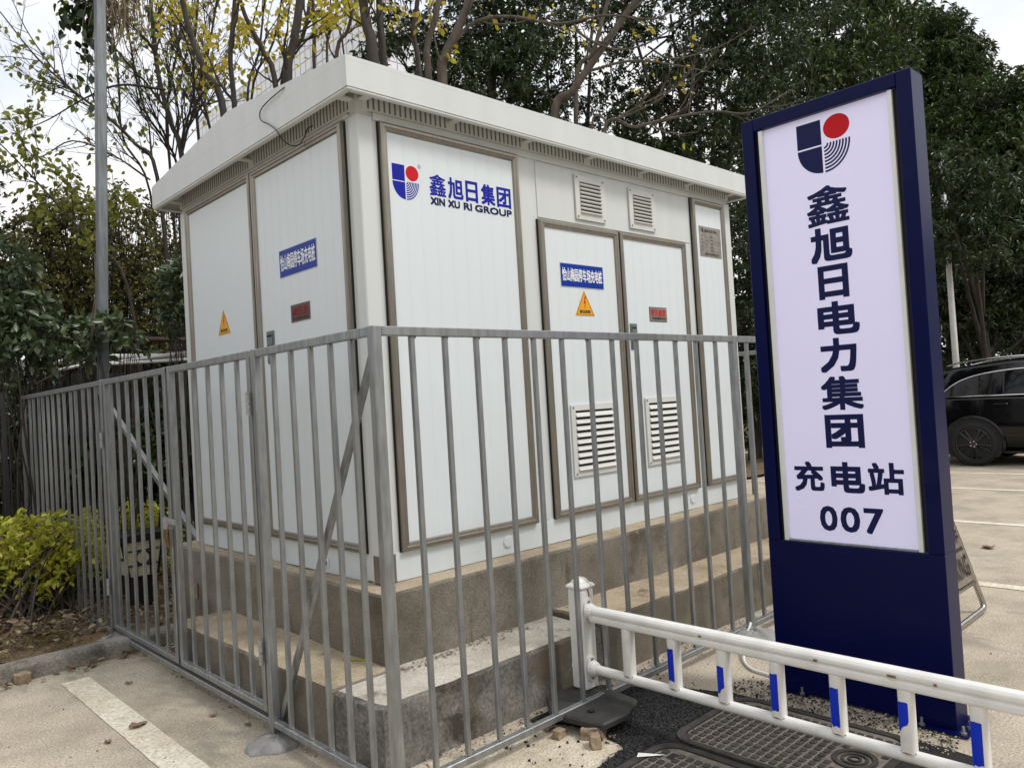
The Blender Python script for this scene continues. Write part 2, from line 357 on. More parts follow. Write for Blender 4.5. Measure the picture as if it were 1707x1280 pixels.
# ------------------------------------------------------------------ plinth and steps
pl = thing('kiosk_plinth', 'stepped brown rendered concrete plinth under the white kiosk', 'plinth', (2.02, 3.08, 0))
def slab(name, pts, z0, z1, mside, mtop, parent, jit=.006, lip=.012):
    """block with slightly uneven plan outline and worn upper edge"""
    n = len(pts); ring = []
    for i in range(n):
        a = np.array(pts[i], float); b = np.array(pts[(i+1) % n], float); m_ = max(2, int(np.linalg.norm(b-a)/.05))
        for t in np.linspace(0, 1, m_+1)[:-1]: ring.append(a+(b-a)*t)
    N = len(ring); ce = np.mean(ring, axis=0); mb = MB()
    ph = rng.uniform(0, 6, 4); chips = np.where(rng.random(N) < .16, rng.uniform(.004, .016, N), rng.uniform(0, .002, N))
    for z, sh, jj in ((z0, 0, .4), ((z0+z1)/2, 0, 1), (z1-lip, 0, 1), (z1, lip, 1)):
        for k, p in enumerate(ring):
            d = ce-p; d /= np.linalg.norm(d)
            w_ = jit*jj*(math.sin(k*.38+ph[0]+z*9)+math.sin(k*.16+ph[1])+.5*math.sin(k*1.1+ph[2]+z*20))
            chip = chips[k] if z > z1-lip*1.5 else 0
            q = p+d*(sh+w_+chip*(1 if sh else .35)); mb.v.append((q[0], q[1], z+(.002*math.sin(k*.35+ph[3])-.45*chip if sh else -.3*chip)))
    for r in range(3):
        for k in range(N): mb.f.append((r*N+k, r*N+(k+1) % N, (r+1)*N+(k+1) % N, (r+1)*N+k)); mb.m.append(0)
    mb.f.append(tuple(3*N+k for k in range(N))); mb.m.append(1)
    return mb.build(name, [mside, mtop], parent)
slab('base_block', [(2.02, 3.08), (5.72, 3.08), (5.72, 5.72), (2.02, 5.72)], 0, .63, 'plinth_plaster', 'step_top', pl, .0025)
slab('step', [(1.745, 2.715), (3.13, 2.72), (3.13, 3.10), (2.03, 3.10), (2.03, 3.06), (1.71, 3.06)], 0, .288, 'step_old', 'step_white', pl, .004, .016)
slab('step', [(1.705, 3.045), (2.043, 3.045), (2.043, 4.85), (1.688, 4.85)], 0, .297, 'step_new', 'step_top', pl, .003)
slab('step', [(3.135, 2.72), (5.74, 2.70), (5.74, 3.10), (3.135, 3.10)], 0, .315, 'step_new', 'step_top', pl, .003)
# chipped hole with brick showing in the plinth end
mb = MB(); mb.box((2.005, 5.30, .30), (2.013, 5.38, .40)); mb.build('exposed_brick', 'brick_red', pl)

# ------------------------------------------------------------------ kiosk
KX, KY, KL, KD, Z0, Z1 = 2.14, 3.26, 3.48, 2.33, .632, 3.035
KX1, KY1 = KX+KL, KY+KD
kiosk = thing('transformer_kiosk', 'white prefabricated transformer kiosk with shallow gabled roof and bronze framed doors', 'kiosk', (KX, KY, Z0))
b = MB(); b.box((KX, KY, Z0), (KX1, KY1, Z1)); b.build('wall', 'kiosk_paint', kiosk, bevel=.008)
# white skirting proud of the wall
b = MB(); b.box((KX+.075, KY-.006, Z0), (KX1-.075, KY+.01, .775)); b.build('skirting', 'kiosk_white', kiosk)
b = MB(); b.box((KX-.006, KY+.13, Z0), (KX+.01, KY1-.06, .775)); b.build('skirting', 'kiosk_white', kiosk)
# corner posts (folded sheet)
for (cx_, cy_) in ((KX, KY), (KX1, KY), (KX, KY1)):
    sx = 1 if cx_ == KX else -1; sy = 1 if cy_ == KY else -1
    b = MB(); b.box((min(cx_-sx*.010, cx_+sx*.085), min(cy_-sy*.010, cy_+sy*.072), Z0-.001), (max(cx_-sx*.010, cx_+sx*.085), max(cy_-sy*.010, cy_+sy*.072), 2.985)); b.build('corner_post', 'kiosk_paint', kiosk, bevel=.006)
b = MB(); b.box((KX-.0115, KY-.0115, Z0-.0005), (KX+.08, KY+.06, .775)); b.build('corner_boot', 'trim_bronze', kiosk, bevel=.004)
# header strips with a fine shadow line
b = MB(); b.box((KX+.086, KY-.012, 2.965), (KX1-.086, KY+.01, Z1-.03)); b.build('header', 'kiosk_paint', kiosk, bevel=.003)
b = MB(); b.box((KX-.012, KY+.073, 2.985), (KX+.01, KY1-.073, Z1-.03)); b.build('header', 'kiosk_paint', kiosk, bevel=.003)
# upper wall panel above the double door
b = MB(); b.box((KX+1.255, KY-.006, 2.612), (KX+2.895, KY+.01, 2.960)); b.build('wall_panel', 'kiosk_paint', kiosk, bevel=.002)
# frame post strips on right face between doors
for a0, a1 in ((1.10, 1.20), (2.825, 2.895)):
    b = MB(); b.box((KX+a0, KY-.005, .777), (KX+a1, KY+.01, 2.605 if a0 > 2 else 2.960)); b.build('wall_post', 'kiosk_paint', kiosk, bevel=.002)

def P_right(a, z, d=0.): return (KX+a, KY-d, z)
def P_left(a, z, d=0.): return (KX-d, KY+a, z)
def face_box(mb, face, a0, a1, z0, z1, d0, d1, m=0):
    p, q = face(a0, z0, d0), face(a1, z1, d1); mb.box(tuple(min(p[i], q[i]) for i in range(3)), tuple(max(p[i], q[i]) for i in range(3)), m)
def frame_mesh(mb, face, a0, a1, z0, z1, wd, prof):
    """mitred frame: profile = list of (inset, depth)"""
    rings = []
    for ins, d in prof:
        rings.append([face(a0+ins, z0+ins, d), face(a1-ins, z0+ins, d), face(a1-ins, z1-ins, d), face(a0+ins, z1-ins, d)])
    i0 = len(mb.v)
    for r in rings: mb.v += r
    for j in range(len(rings)-1):
        for k in range(4): mb.f.append((i0+j*4+k, i0+j*4+(k+1) % 4, i0+(j+1)*4+(k+1) % 4, i0+(j+1)*4+k)); mb.m.append(0)
def door(face, a0, a1, z0, z1, name='door', strip=.1, fw=.043, handle=None, gap_side=None):
    g = MB(); face_box(g, face, a0-.0065, a1+.0065, z0-.005, z1+.005, .001, .0075); d = g.build(name, 'gap_black', kiosk)
    f = MB(); frame_mesh(f, face, a0, a1, z0, z1, fw, [(0, .0076), (0, .030), (.008, .036), (.020, .036), (.024, .031), (fw-.006, .028), (fw, .018)]); f.build('door_frame', 'trim_bronze', d)
    ia0, ia1, iz0, iz1 = a0+fw-.004, a1-fw+.004, z0+fw-.004, z1-fw+.004
    n = max(1, round((ia1-ia0)/strip)); wS = (ia1-ia0)/n; me = None
    for k in range(n):
        s0 = ia0+k*wS; o_ = face(s0, iz0, 0)
        if me is None:
            s = MB(); e = .006; q = [(.0001, .0076), (.0001, .0170), (e, .0178), (wS-e, .0178), (wS-.0001, .0170), (wS-.0001, .0076)]
            if face is P_right: s.prism([(x_, -y_) for x_, y_ in q], 'z', 0, iz1-iz0)
            else: s.prism([(-y_, x_) for x_, y_ in q], 'z', 0, iz1-iz0)
            me = s.mesh('panel_strip', (0, 0, 0), ['kiosk_white'])
        link('panel_strip', me, d, o_)
    return d
def louver(face, a0, a1, z0, z1, n, name, bord, proud, parent):
    f = MB(); frame_mesh(f, face, a0, a1, z0, z1, bord, [(0, proud-.012), (0, proud), (bord, proud+.002), (bord, proud-.012)]); v = f.build(name, 'vent_white', parent)
    bk = MB(); face_box(bk, face, a0+bord-.002, a1-bord+.002, z0+bord-.002, z1-bord+.002, proud-.0115, proud-.0105); bk.build('vent_backing', 'gap_black', v)
    h = (z1-z0-2*bord)/n; me = None
    for k in range(n):
        zz = z0+bord+k*h; 
        if me is None:
            q = [(.0, proud-.010), (.0, proud+.012), (h*.10, proud+.014), (h*.66, proud-.002), (h*.66, proud-.010)]
            s = MB(); wdt = a1-a0-2*bord
            if face is P_right: s.prism([(-d_, z_) for z_, d_ in q], 'x', 0, wdt)
            else: s.prism([(-d_, z_) for z_, d_ in q], 'y', 0, wdt)
            me = s.mesh('slat', (0, 0, 0), ['vent_white'])
        o_ = face(a0+bord, zz, 0); link('slat', me, v, o_)
    sc = MB()
    for aa in (a0+.017, a1-.017):
        for zz in (z0+.017, z1-.017):
            p = face(aa, zz, proud); n_ = face(aa, zz, proud+.004); sc.tube([p, n_], .006, 8)
    sc.build('screw', 'handle_grey', v)
    return v
dl1 = door(P_right, .115, 1.085, .777, 2.958)
d2 = door(P_right, 1.245, 2.000, .777, 2.595)
d3 = door(P_right, 2.016, 2.800, .777, 2.600)
d4 = door(P_right, 2.925, 3.375, .777, 2.958)
e1 = door(P_left, .118, 1.158, .779, 2.972)
e2 = door(P_left, 1.176, 2.200, .779, 2.975, strip=.06)
louver(P_right, 1.60, 1.895, 2.642, 2.930, 8, 'upper_vent', .042, .020, kiosk)
louver(P_right, 2.158, 2.452, 2.645, 2.925, 8, 'upper_vent', .042, .020, kiosk)
louver(P_right, 1.425, 1.862, 1.004, 1.452, 9, 'lower_vent', .036, .030, kiosk)
louver(P_right, 2.188, 2.598, 1.000, 1.466, 9, 'lower_vent', .036, .030, kiosk)
# flush paddle handles
def paddle(face, a0, a1, z0, z1):
    h = MB(); face_box(h, face, a0, a1, z0, z1, .016, .024); o = h.build('handle', 'handle_grey', kiosk, bevel=.003)
    zm = (z0+z1)/2
    for q0, q1 in ((z0+.012, zm-.02), (zm+.01, z1-.014)):
        r = MB(); face_box(r, face, a0+.012, a1-.012, q0, q1, .0242, .028); r.build('paddle', 'handle_grey', o, bevel=.003)
        r = MB(); face_box(r, face, a0+.018, a1-.018, q1-.022, q1-.010, .0282, .0295); r.build('grip_slot', 'gap_black', o)
    r = MB(); p = face((a0+a1)/2, zm-.004, .024); r.tube([p, face((a0+a1)/2, zm-.004, .030)], .010, 12); r.build('lock_barrel', 'chrome', o)
paddle(P_right, 2.078, 2.155, 1.800, 1.980)
paddle(P_left, .968, 1.062, 1.805, 1.998)
# round cover caps and a socket on the skirting
for a_, z_ in ((.845, .704), (2.718, .704)):
    c = MB(); c.tube([P_right(a_, z_, .006), P_right(a_, z_, .012), P_right(a_, z_, .015)], [.034, .034, .028], 20); c.build('cover_cap', 'kiosk_white', kiosk)
c = MB(); face_box(c, P_left, .495, .545, .662, .712, .006, .014); o = c.build('earth_terminal', 'kiosk_white', kiosk, bevel=.004)
c = MB(); c.tube([P_left(.52, .687, .014), P_left(.52, .687, .022)], .012, 10); c.build('bolt', 'galvanised', o)

# roof: fascia box with shallow gable, hollow below
OV = .14; RX0, RX1, RY0, RY1 = KX-OV, KX1+OV, KY-OV, KY1+.17; ZE0, ZE1, ZR = 3.045, 3.195, 3.335; YM = (RY0+RY1)/2
b = MB()
b.prism([(RY0, ZE1-.02), (RY1, ZE1-.02), (RY1, ZE1), (YM, ZR), (RY0, ZE1)], 'x', RX0, RX1)
roof = b.build('roof', 'kiosk_paint', kiosk)
for nm, q in (('front', ((RX0, RY0, ZE0), (RX1, RY0+.012, ZE1-.0205))), ('back', ((RX0, RY1-.012, ZE0), (RX1, RY1, ZE1-.0205))), ('l', ((RX0, RY0+.0125, ZE0), (RX0+.012, RY1-.0125, ZE1-.0205))), ('r', ((RX1-.012, RY0+.0125, ZE0), (RX1, RY1-.0125, ZE1-.0205)))):
    b = MB(); b.box(*q); b.build('fascia', 'kiosk_paint', roof)
# rolled drip edge under the fascia
for q in (((RX0+.002, RY0+.002, ZE0-.016), (RX1-.002, RY0+.034, ZE0-.0005)), ((RX0+.002, RY0+.0345, ZE0-.016), (RX0+.034, RY1-.002, ZE0-.0005)), ((RX1-.034, RY0+.0345, ZE0-.016), (RX1-.002, RY1-.002, ZE0-.0005)), ((RX0+.0345, RY1-.034, ZE0-.016), (RX1-.0345, RY1-.002, ZE0-.0005))):
    b = MB(); b.box(*q); b.build('drip_edge', 'kiosk_paint', roof, bevel=.005)
# soffit
b = MB(); b.box((RX0+.013, RY0+.013, ZE0+.075), (RX1-.013, RY1-.013, ZE0+.085)); b.build('soffit', 'kiosk_paint', roof)
# eave ventilation: sloping slotted strips between brackets
def eave(face, a0, a1, step):
    """slotted strip standing up from wall head to soffit"""
    s = MB(); face_box(s, face, a0, a1, Z1-.031, ZE0+.0745, .012, .018); st = s.build('eave_vent', 'kiosk_paint', kiosk)
    sl_ = MB(); a = a0+.03
    while a < a1-.03:
        face_box(sl_, face, a, a+.011, Z1-.022, ZE0+.060, .0182, .0190); a += step
    o = sl_.build('vent_slot', 'slot_dark', st); tag(o, kind='stuff')
segs = np.linspace(.02, KL-.02, 7)
for i in range(6): eave(P_right, segs[i]+.0002, segs[i+1]-.0002, .033)
segL = np.linspace(.02, KD-.02, 3)
for i in range(2): eave(P_left, segL[i]+.0002, segL[i+1]-.0002, .033)
for a in segs:
    c = MB(); face_box(c, P_right, a-.022, a+.022, ZE0+.002, ZE0+.012, .02, OV-.036); c.build('eave_bracket', 'kiosk_paint', kiosk)
for a in segL:
    c = MB(); face_box(c, P_left, a-.022, a+.022, ZE0+.002, ZE0+.012, .02, OV-.036); c.build('eave_bracket', 'kiosk_paint', kiosk)
c = MB(); c.box((KX-.0125, KY-.0125, Z1-.0305), (KX+.06, KY+.06, ZE0+.0745)); c.build('eave_corner', 'kiosk_paint', kiosk)
# loose black cable over the eave
cab = MB(); pts = [(2.03, 3.72, 3.262), (1.992, 3.74, 3.23), (1.988, 3.90, 3.215), (1.986, 3.985, 3.19), (1.986, 3.985, 3.14), (1.988, 3.90, 3.09), (1.988, 3.82, 3.035), (2.01, 3.80, 2.985), (2.05, 3.79, 2.955), (2.085, 3.76, 2.955), (2.10, 3.72, 2.99), (2.11, 3.70, 3.03), (2.118, 3.66, 3.035)]
def cr(pts, n=6):
    P = [np.array(p, float) for p in pts]; P = [2*P[0]-P[1]]+P+[2*P[-1]-P[-2]]; out = []
    for i in range(1, len(P)-2):
        for t in np.linspace(0, 1, n, endpoint=False):
            a, b_, c_, d_ = P[i-1], P[i], P[i+1], P[i+2]
            out.append(.5*((2*b_)+(-a+c_)*t+(2*a-5*b_+4*c_-d_)*t*t+(-a+3*b_-3*c_+d_)*t**3))
    out.append(P[-2]); return out
cab.tube(cr(pts), .0032, 6); tag(cab.build('loose_cable', 'black_plastic', smooth=True), 'thin black cable looping over the kiosk eave', 'cable')

# company logo: quarter shield, red disc, arcs
def logo(O, U, V, a0, z0, w_, h_, mblue, mred, parent):
    X = lambda u: a0+u*w_; Z = lambda v: z0+v*h_
    t = MB(); flat_poly(t, [(X(0), Z(.53)), (X(.47), Z(.53)), (X(.47), Z(1)), (X(0), Z(1))], O, U, V); flat_mesh(t, 'logo_block', [mblue], parent, (0, 0, 0))
    pts = [(X(.47), Z(.50)), (X(0), Z(.50))]+[(X(.47-.47*math.cos(t_)), Z(.50-.50*math.sin(t_))) for t_ in np.linspace(0, PI/2, 14)[1:]]
    t = MB(); flat_poly(t, pts[::-1], O, U, V); flat_mesh(t, 'logo_quarter', [mblue], parent, (0, 0, 0))
    t = MB(); flat_poly(t, [(X(.76+.245*math.cos(t_)), Z(.795+.225*math.sin(t_))) for t_ in np.linspace(0, 2*PI, 40, endpoint=False)], O, U, V); flat_mesh(t, 'logo_disc', [mred], parent, (0, 0, 0))
    for k in range(8):
        mb = MB(); r1 = .05+.06*k+.042; r0 = r1-.034; n = 12
        for t_ in np.linspace(0, PI/2, n):
            for r in (r0, r1): mb.v.append(tuple(np.array(O)+np.array(U)*X(.51+r*.96*math.sin(t_))+np.array(V)*Z(.53-r*1.05*math.cos(t_))))
        for j in range(n-1): mb.f.append((2*j, 2*j+1, 2*j+3, 2*j+2)); mb.m.append(0)
        flat_mesh(mb, 'logo_arc', [mblue], parent, (0, 0, 0))
UR, ULf, VZ = (1, 0, 0), (0, -1, 0), (0, 0, 1)
O = (KX, KY-.0186, 0)
logo(O, UR, VZ, .180, 2.580, .168, .180, 'ink_blue', 'ink_red', kiosk)
XS = [(.418, .531), (.546, .655), (.672, .762), (.788, .893), (.908, 1.020)]
for ch, (u0, u1) in zip('鑫旭日集团', XS):
    t = MB(); fit_text(t, ch, O, UR, VZ, (u0, 2.626, u1, 2.745), .028 if ch != '鑫' else .016); flat_mesh(t, 'character', ['ink_blue'], kiosk, (0, 0, 0))
for wd_, u0, u1 in (('XIN', .420, .520), ('XU', .540, .625), ('RI', .652, .713), ('GROUP', .735, 1.022)):
    t = MB(); fit_text(t, wd_, O, UR, VZ, (u0, 2.576, u1, 2.618), .06); flat_mesh(t, 'english_word', ['ink_navy'], kiosk, (0, 0, 0))
t = MB(); flat_poly(t, [(.357+.010*math.cos(q), 2.768+.010*math.sin(q)) for q in np.linspace(0, 2*PI, 20, endpoint=False)], O, UR, VZ, 0)
flat_poly(t, [(.357+.0076*math.cos(q), 2.768+.0076*math.sin(q)) for q in np.linspace(0, 2*PI, 20, endpoint=False)], (KX, KY-.0190, 0), UR, VZ, 1)
fit_text(t, 'R', (KX, KY-.0194, 0), UR, VZ, (.354, 2.763, .3605, 2.773), .02, 0); flat_mesh(t, 'registered_mark', ['ink_navy', 'ink_white'], kiosk, (0, 0, 0))

def plate(face, a0, a1, z0, z1, name, body, border=None, bd=.006, d=.018):
    p = MB(); face_box(p, face, a0, a1, z0, z1, d, d+.0022); o = p.build(name, border or body, kiosk)
    if border:
        p = MB(); face_box(p, face, a0+bd, a1-bd, z0+bd, z1-bd, d+.0023, d+.0030); p.build('plate_field', body, o)
    return o
def print_on(face, parent, items, mats, d):
    t = MB()
    for kind, args in items:
        if face is P_right: O, U = (KX, KY-d, 0), UR
        else: O, U = (KX-d, KY, 0), (0, -1, 0)
        if face is P_left:      # reading direction runs towards the near corner: u = -a
            conv = lambda r: (-r[2], r[1], -r[0], r[3])
        else: conv = lambda r: r
        if kind == 'text': fit_text(t, args[0], O, U, VZ, conv(args[1]), args[2], args[3])
        else: flat_poly(t, [(-a if face is P_left else a, z) for a, z in args[0]], O, U, VZ, args[1])
    return flat_mesh(t, 'lettering', mats, parent, (0, 0, 0))
NAME = '怡山梅园停车场充电桩'
for face, a0, a1, z0, z1 in ((P_right, 1.410, 1.827, 2.194, 2.346), (P_left, .430, .858, 2.282, 2.442)):
    o = plate(face, a0, a1, z0, z1, 'name_plate', 'plate_blue', 'plate_border', .004)
    t0 = a0+.016; t1 = a1-.016
    print_on(face, o, [('text', (NAME, (t0, z0+.038, t1, z1-.030), .014, 0))], ['ink_white'], .0216)
def triangle(face, am, half, z0, z1):
    tri = [(am-half, z0), (am+half, z0), (am, z1)]; p = MB()
    if face is P_right: p.prism([(KX+a, z) for a, z in tri], 'y', KY-.0200, KY-.0182)
    else: p.prism([(KY+a, z) for a, z in tri], 'x', KX-.0200, KX-.0182)
    o = p.build('warning_sticker', 'plate_yellow', kiosk)
    h = z1-z0; s = lambda k: [(am-half*k, z0+h*(1-k)*.30), (am+half*k, z0+h*(1-k)*.30), (am, z1-h*(1-k)*.70)]
    i1, i2 = s(.90), s(.85); its = []
    for j in range(3):
        jj = (j+1) % 3; its.append(('poly', ([i1[j], i1[jj], i2[jj], i2[j]], 0)))
    bx, bz = am, z0+h*.5
    bolt = [(.004, .055), (.020, .055), (.004, .012), (.017, .016), (.004, -.022), (.010, -.020), (.000, -.045), (-.006, -.018), (.000, -.020), (.004, -.004), (-.012, -.008)]
    sg = 1 if face is P_right else -1
    its.append(('poly', ([(bx+sg*u*.8, bz+v*.8) for u, v in bolt], 1)))
    its.append(('text', ('高压危险', (am-half*.56, z0+h*.09, am+half*.56, z0+h*.23), .03, 0)))
    print_on(face, o, its, ['ink_black', 'ink_red'], .0204)
triangle(P_right, 1.624, .094, 2.018, 2.180)
triangle(P_left, 1.660, .094, 2.045, 2.205)
o = plate(P_right, 2.310, 2.516, 2.000, 2.103, 'room_plate', 'plate_steel', 'plate_red_dark', .004)
print_on(P_right, o, [('text', ('变压器室', (2.325, 2.040, 2.501, 2.088), .02, 0)), ('text', ('TRANSFORMER ROOM', (2.330, 2.015, 2.497, 2.031), .02, 1))], ['ink_red', 'ink_black'], .0216)
o = plate(P_left, .534, .752, 2.014, 2.114, 'room_plate', 'plate_red_dark', 'plate_steel', .003)
print_on(P_left, o, [('text', ('高压室', (.558, 2.048, .728, 2.098), .02, 0)), ('text', ('HV COMP-RMT', (.556, 2.024, .730, 2.040), .02, 1))], ['ink_maroon', 'ink_black'], .0216)
o = plate(P_right, 3.010, 3.312, 2.524, 2.758, 'data_plate', 'plate_steel')
its = [('text', ('鑫旭日变电站', (3.085, 2.715, 3.26, 2.738), .012, 0)), ('poly', ([(3.045, 2.712), (3.068, 2.712), (3.068, 2.742), (3.045, 2.742)], 0)), ('text', ('成套设备有限公司', (3.07, 2.536, 3.27, 2.556), .012, 0))]
for k in range(5):
    z = 2.69-k*.027
    its += [('text', ('型号', (3.03, z-.014, 3.06, z), .0, 0)), ('poly', ([(3.07, z-.014), (3.135, z-.014), (3.135, z-.0128), (3.07, z-.0128)], 0)), ('text', ('额定', (3.16, z-.014, 3.20, z), .0, 0)), ('poly', ([(3.21, z-.014), (3.285, z-.014), (3.285, z-.0128), (3.21, z-.0128)], 0))]
tag(print_on(P_right, o, its, ['ink_black'], .0208), kind='stuff')

# ------------------------------------------------------------------ steel fence
FX, FY = 1.63, 2.45; ZT, ZB = 1.812, .094
PK = .0205
def picket_mesh(h):
    s = MB(); s.box((-PK/2, -PK/2, 0), (PK/2, PK/2, h)); return s.mesh('picket', (0, 0, 0), ['galvanised'], bevel=.002)
PM = picket_mesh(ZT-.0362-ZB); PMG = picket_mesh(ZT-.0362-(ZB+.052))
def panel(label, run, c, s0, s1, pks, posts, name='fence_panel', gate=False, cat='fence', braces=()):
    """run 'y': plane x=c along y; run 'x': plane y=c along x"""
    P = (lambda s, z: (c, s, z)) if run == 'y' else (lambda s, z: (s, c, z))
    t = thing(name, label, cat, P((s0+s1)/2, 0), 'galvanised fence round the kiosk')
    zb = ZB+.052 if gate else ZB
    for nm, z0, z1 in (('top_rail', ZT-.036, ZT), ('bottom_rail', zb-.030, zb)):
        r = MB(); a = P(s0, z0); b_ = P(s1, z1); h = .0165
        if run == 'y': r.box((c-h, s0, z0), (c+h, s1, z1))
        else: r.box((s0, c-h, z0), (s1, c+h, z1))
        r.build(nm, 'galvanised', t, bevel=.003)
    for s in pks:
        o = link('picket', PMG if gate else PM, t, P(s, zb))
        o.rotation_euler = (random.uniform(-.0025, .0025), random.uniform(-.0025, .0025), random.uniform(-.03, .03))
    wl = MB()
    for s in pks:
        for z in (zb+.003, ZT-.040):
            for sg in (-1, 1):
                p = np.array(P(s+sg*PK/2, z)); q = np.array(P(s+sg*(PK/2+.006), z)); wl.tube([p-[0, 0, .003], (p+q)/2, q+[0, 0, .003]], [.004, .005, .003], 5)
    o = wl.build('weld_bead', 'weld', t); tag(o, kind='stuff')
    for s, w_, zlo in posts:
        r = MB(); p = P(s, 0); r.box((p[0]-w_/2, p[1]-w_/2, zlo), (p[0]+w_/2, p[1]+w_/2, ZT+.0015)); r.build('post', 'galvanised', t, bevel=.004)
    for a, b_, w_ in braces:
        r = MB(); r.bar(a, b_, w_, w_*.8, (1, .1, 0) if run == 'y' else (0, 1, .1)); r.build('brace', 'galvanised', t)
    return t
# left run, near to far
panel('steel fence panel between the sharp near corner and the gate hinge', 'y', FX, FY+.0215, 3.4235, [2.61, 2.77, 2.93, 3.10, 3.28], [(FY, .042, 0), (3.445, .042, 0)],
      braces=[((FX+.033, 2.50, 1.74), (FX+.033, 3.47, .02), .027)])
def hinge(parent, s, z):
    h = MB(); h.tube([(FX-.034, s, z-.055), (FX-.034, s, z-.002)], .011, 10); h.tube([(FX-.034, s, z+.002), (FX-.034, s, z+.055)], .011, 10); h.build('hinge', 'weld', parent)
ga = panel('nearer of the two steel gate leaves, hinged beside the diagonal brace', 'y', FX, 3.487, 4.56, [3.66, 3.84, 4.02, 4.20, 4.38], [(3.508, .034, ZB+.024), (4.54, .036, ZB+.024)], name='gate_leaf', gate=True, cat='gate')
for z in (.40, 1.56): hinge(ga, 3.480, z)
gb = panel('farther of the two steel gate leaves, in front of the lawn lamp', 'y', FX, 4.585, 5.77, [4.78, 4.96, 5.14, 5.32, 5.50, 5.65], [(4.606, .042, ZB+.024), (5.752, .034, ZB+.024)], name='gate_leaf', gate=True, cat='gate')
for z in (.40, 1.40): hinge(gb, 5.785, z)
# latch with padlock wire
lt = MB(); lt.bar((FX-.03, 4.50, .93), (FX-.03, 4.68, .935), .012, .03); lt.bar((FX-.03, 4.56, .915), (FX-.03, 4.62, .915), .05, .05); lt.build('latch', 'weld', gb)
wr = MB()
for k in range(6):
    a = random.uniform(-.02, .02); wr.tube(cr([(FX-.045, 4.575+a, .92), (FX-.055, 4.585+a*1.5, .86), (FX-.04, 4.60+a, .80-.03*random.random())], 5), .0035, 5)
wr.build('tie_wire', 'rust', gb)
sill = MB(); sill.box((FX-.0165, 3.4665, ZB-.030), (FX+.0165, 5.7955, ZB)); tag(sill.build('gate_sill', 'galvanised', bevel=.003), 'long flat steel sill bar running under both gate leaves', 'sill bar')
pk3 = list(np.arange(5.99, 8.16, .168))
panel('steel fence panel running back behind the yellow-green hedge', 'y', FX, 5.8385, 8.22, pk3, [(5.817, .042, 0), (8.242, .042, 0)])
# right run
pkr = [1.805, 1.968, 2.14, 2.30, 2.475, 2.665, 2.85, 3.035, 3.235, 3.41, 3.59, 3.785, 3.98]
panel('long steel fence panel across the kiosk front, white railing poking through it', 'x', FY, FX+.0215, 4.156, pkr, [(4.178, .042, 0)])
panel('short steel fence panel half hidden behind the blue sign', 'x', FY, 4.1995, 6.10, list(np.arange(4.345, 6.0, .168)), [(6.127, .05, 0)])
panel('steel fence panel along the far end of the kiosk, seen beside the blue sign', 'y', 6.127, FY+.027, 6.6, list(np.arange(2.64, 6.5, .168)), [(6.625, .05, 0)])
# cement footings at posts
def dome(x, y, r, h, label):
    mb = MB(); n, m_ = 40, 12
    for j in range(m_):
        a = (PI/2)*j/(m_-1)*.96
        for i in range(n):
            th = 2*PI*i/n; rr = r*math.cos(a)*(1+.07*math.sin(3*th+x*7)+.04*math.sin(7*th+j)+.05*random.uniform(-1, 1)); mb.v.append((x+rr*math.cos(th), y+rr*math.sin(th), -.01+h*math.sin(a)*(1+.09*random.uniform(-1, 1))))
    for j in range(m_-1):
        for i in range(n): mb.f.append((j*n+i, j*n+(i+1) % n, (j+1)*n+(i+1) % n, (j+1)*n+i)); mb.m.append(0)
    mb.f.append(tuple((m_-1)*n+i for i in range(n))); mb.m.append(0)
    tag(mb.build('cement_footing', 'cement_dome', origin=(x, y, 0), smooth=True), label, 'footing', 'cement mounds at the fence posts')
dome(1.595, 3.40, .125, .045, 'rough cement mound at the gate post nearest the camera')
dome(1.585, 5.70, .15, .10, 'rough cement mound at the gate post beside the kerb')
dome(4.08, 2.37, .19, .10, 'rough cement mound at the fence post behind the white railing')

# ------------------------------------------------------------------ blue sign
SX, SY0, SY1, SH, ST = 3.54, 1.948, 1.146, 2.822, .142
sign = thing('pylon_sign', 'tall navy blue pylon sign with pale lavender face and charging station lettering', 'sign', (SX+ST/2, (SY0+SY1)/2, 0))
def SB(mb, s0, s1, z0, z1, d0, d1, m=0): mb.box((SX+d0, SY0-s1, z0), (SX+d1, SY0-s0, z1), m)
W_ = SY0-SY1; a0, a1, z0, z1 = .062, .738, .742, 2.760
b = MB(); SB(b, 0, W_, .012, z0, 0, ST); b.build('lower_panel', 'navy_paint', sign, bevel=.003)
b = MB(); SB(b, 0, a0, z0+.0005, SH, 0, ST); b.build('side_frame', 'navy_paint', sign, bevel=.003)
b = MB(); SB(b, a1, W_, z0+.0005, SH, 0, ST); b.build('side_frame', 'navy_paint', sign, bevel=.003)
b = MB(); SB(b, a0+.0003, a1-.0003, z1, SH, 0, ST); b.build('top_frame', 'navy_paint', sign, bevel=.003)
b = MB(); SB(b, a0+.0005, a1-.0005, z0+.001, z1-.0005, .030, ST-.01); face = b.build('light_face', 'sign_acrylic', sign)
for s0, s1 in ((a0+.020, a0+.042), (a1-.042, a1-.022)):
    b = MB(); SB(b, s0, s1, z0+.002, z1-.002, .010, .0299); b.build('face_trim', 'sign_trim', sign, bevel=.002)
for s0, s1 in ((a0+.0008, a0+.0195), (a1-.0215, a1-.0008)):
    b = MB(); SB(b, s0, s1, z0+.002, z1-.002, .026, .0299); b.build('face_gap', 'gap_black', sign)
b = MB(); SB(b, a0+.044, a1-.044, z0+.0015, z0+.009, .012, .0298); b.build('face_trim', 'galvanised', sign)
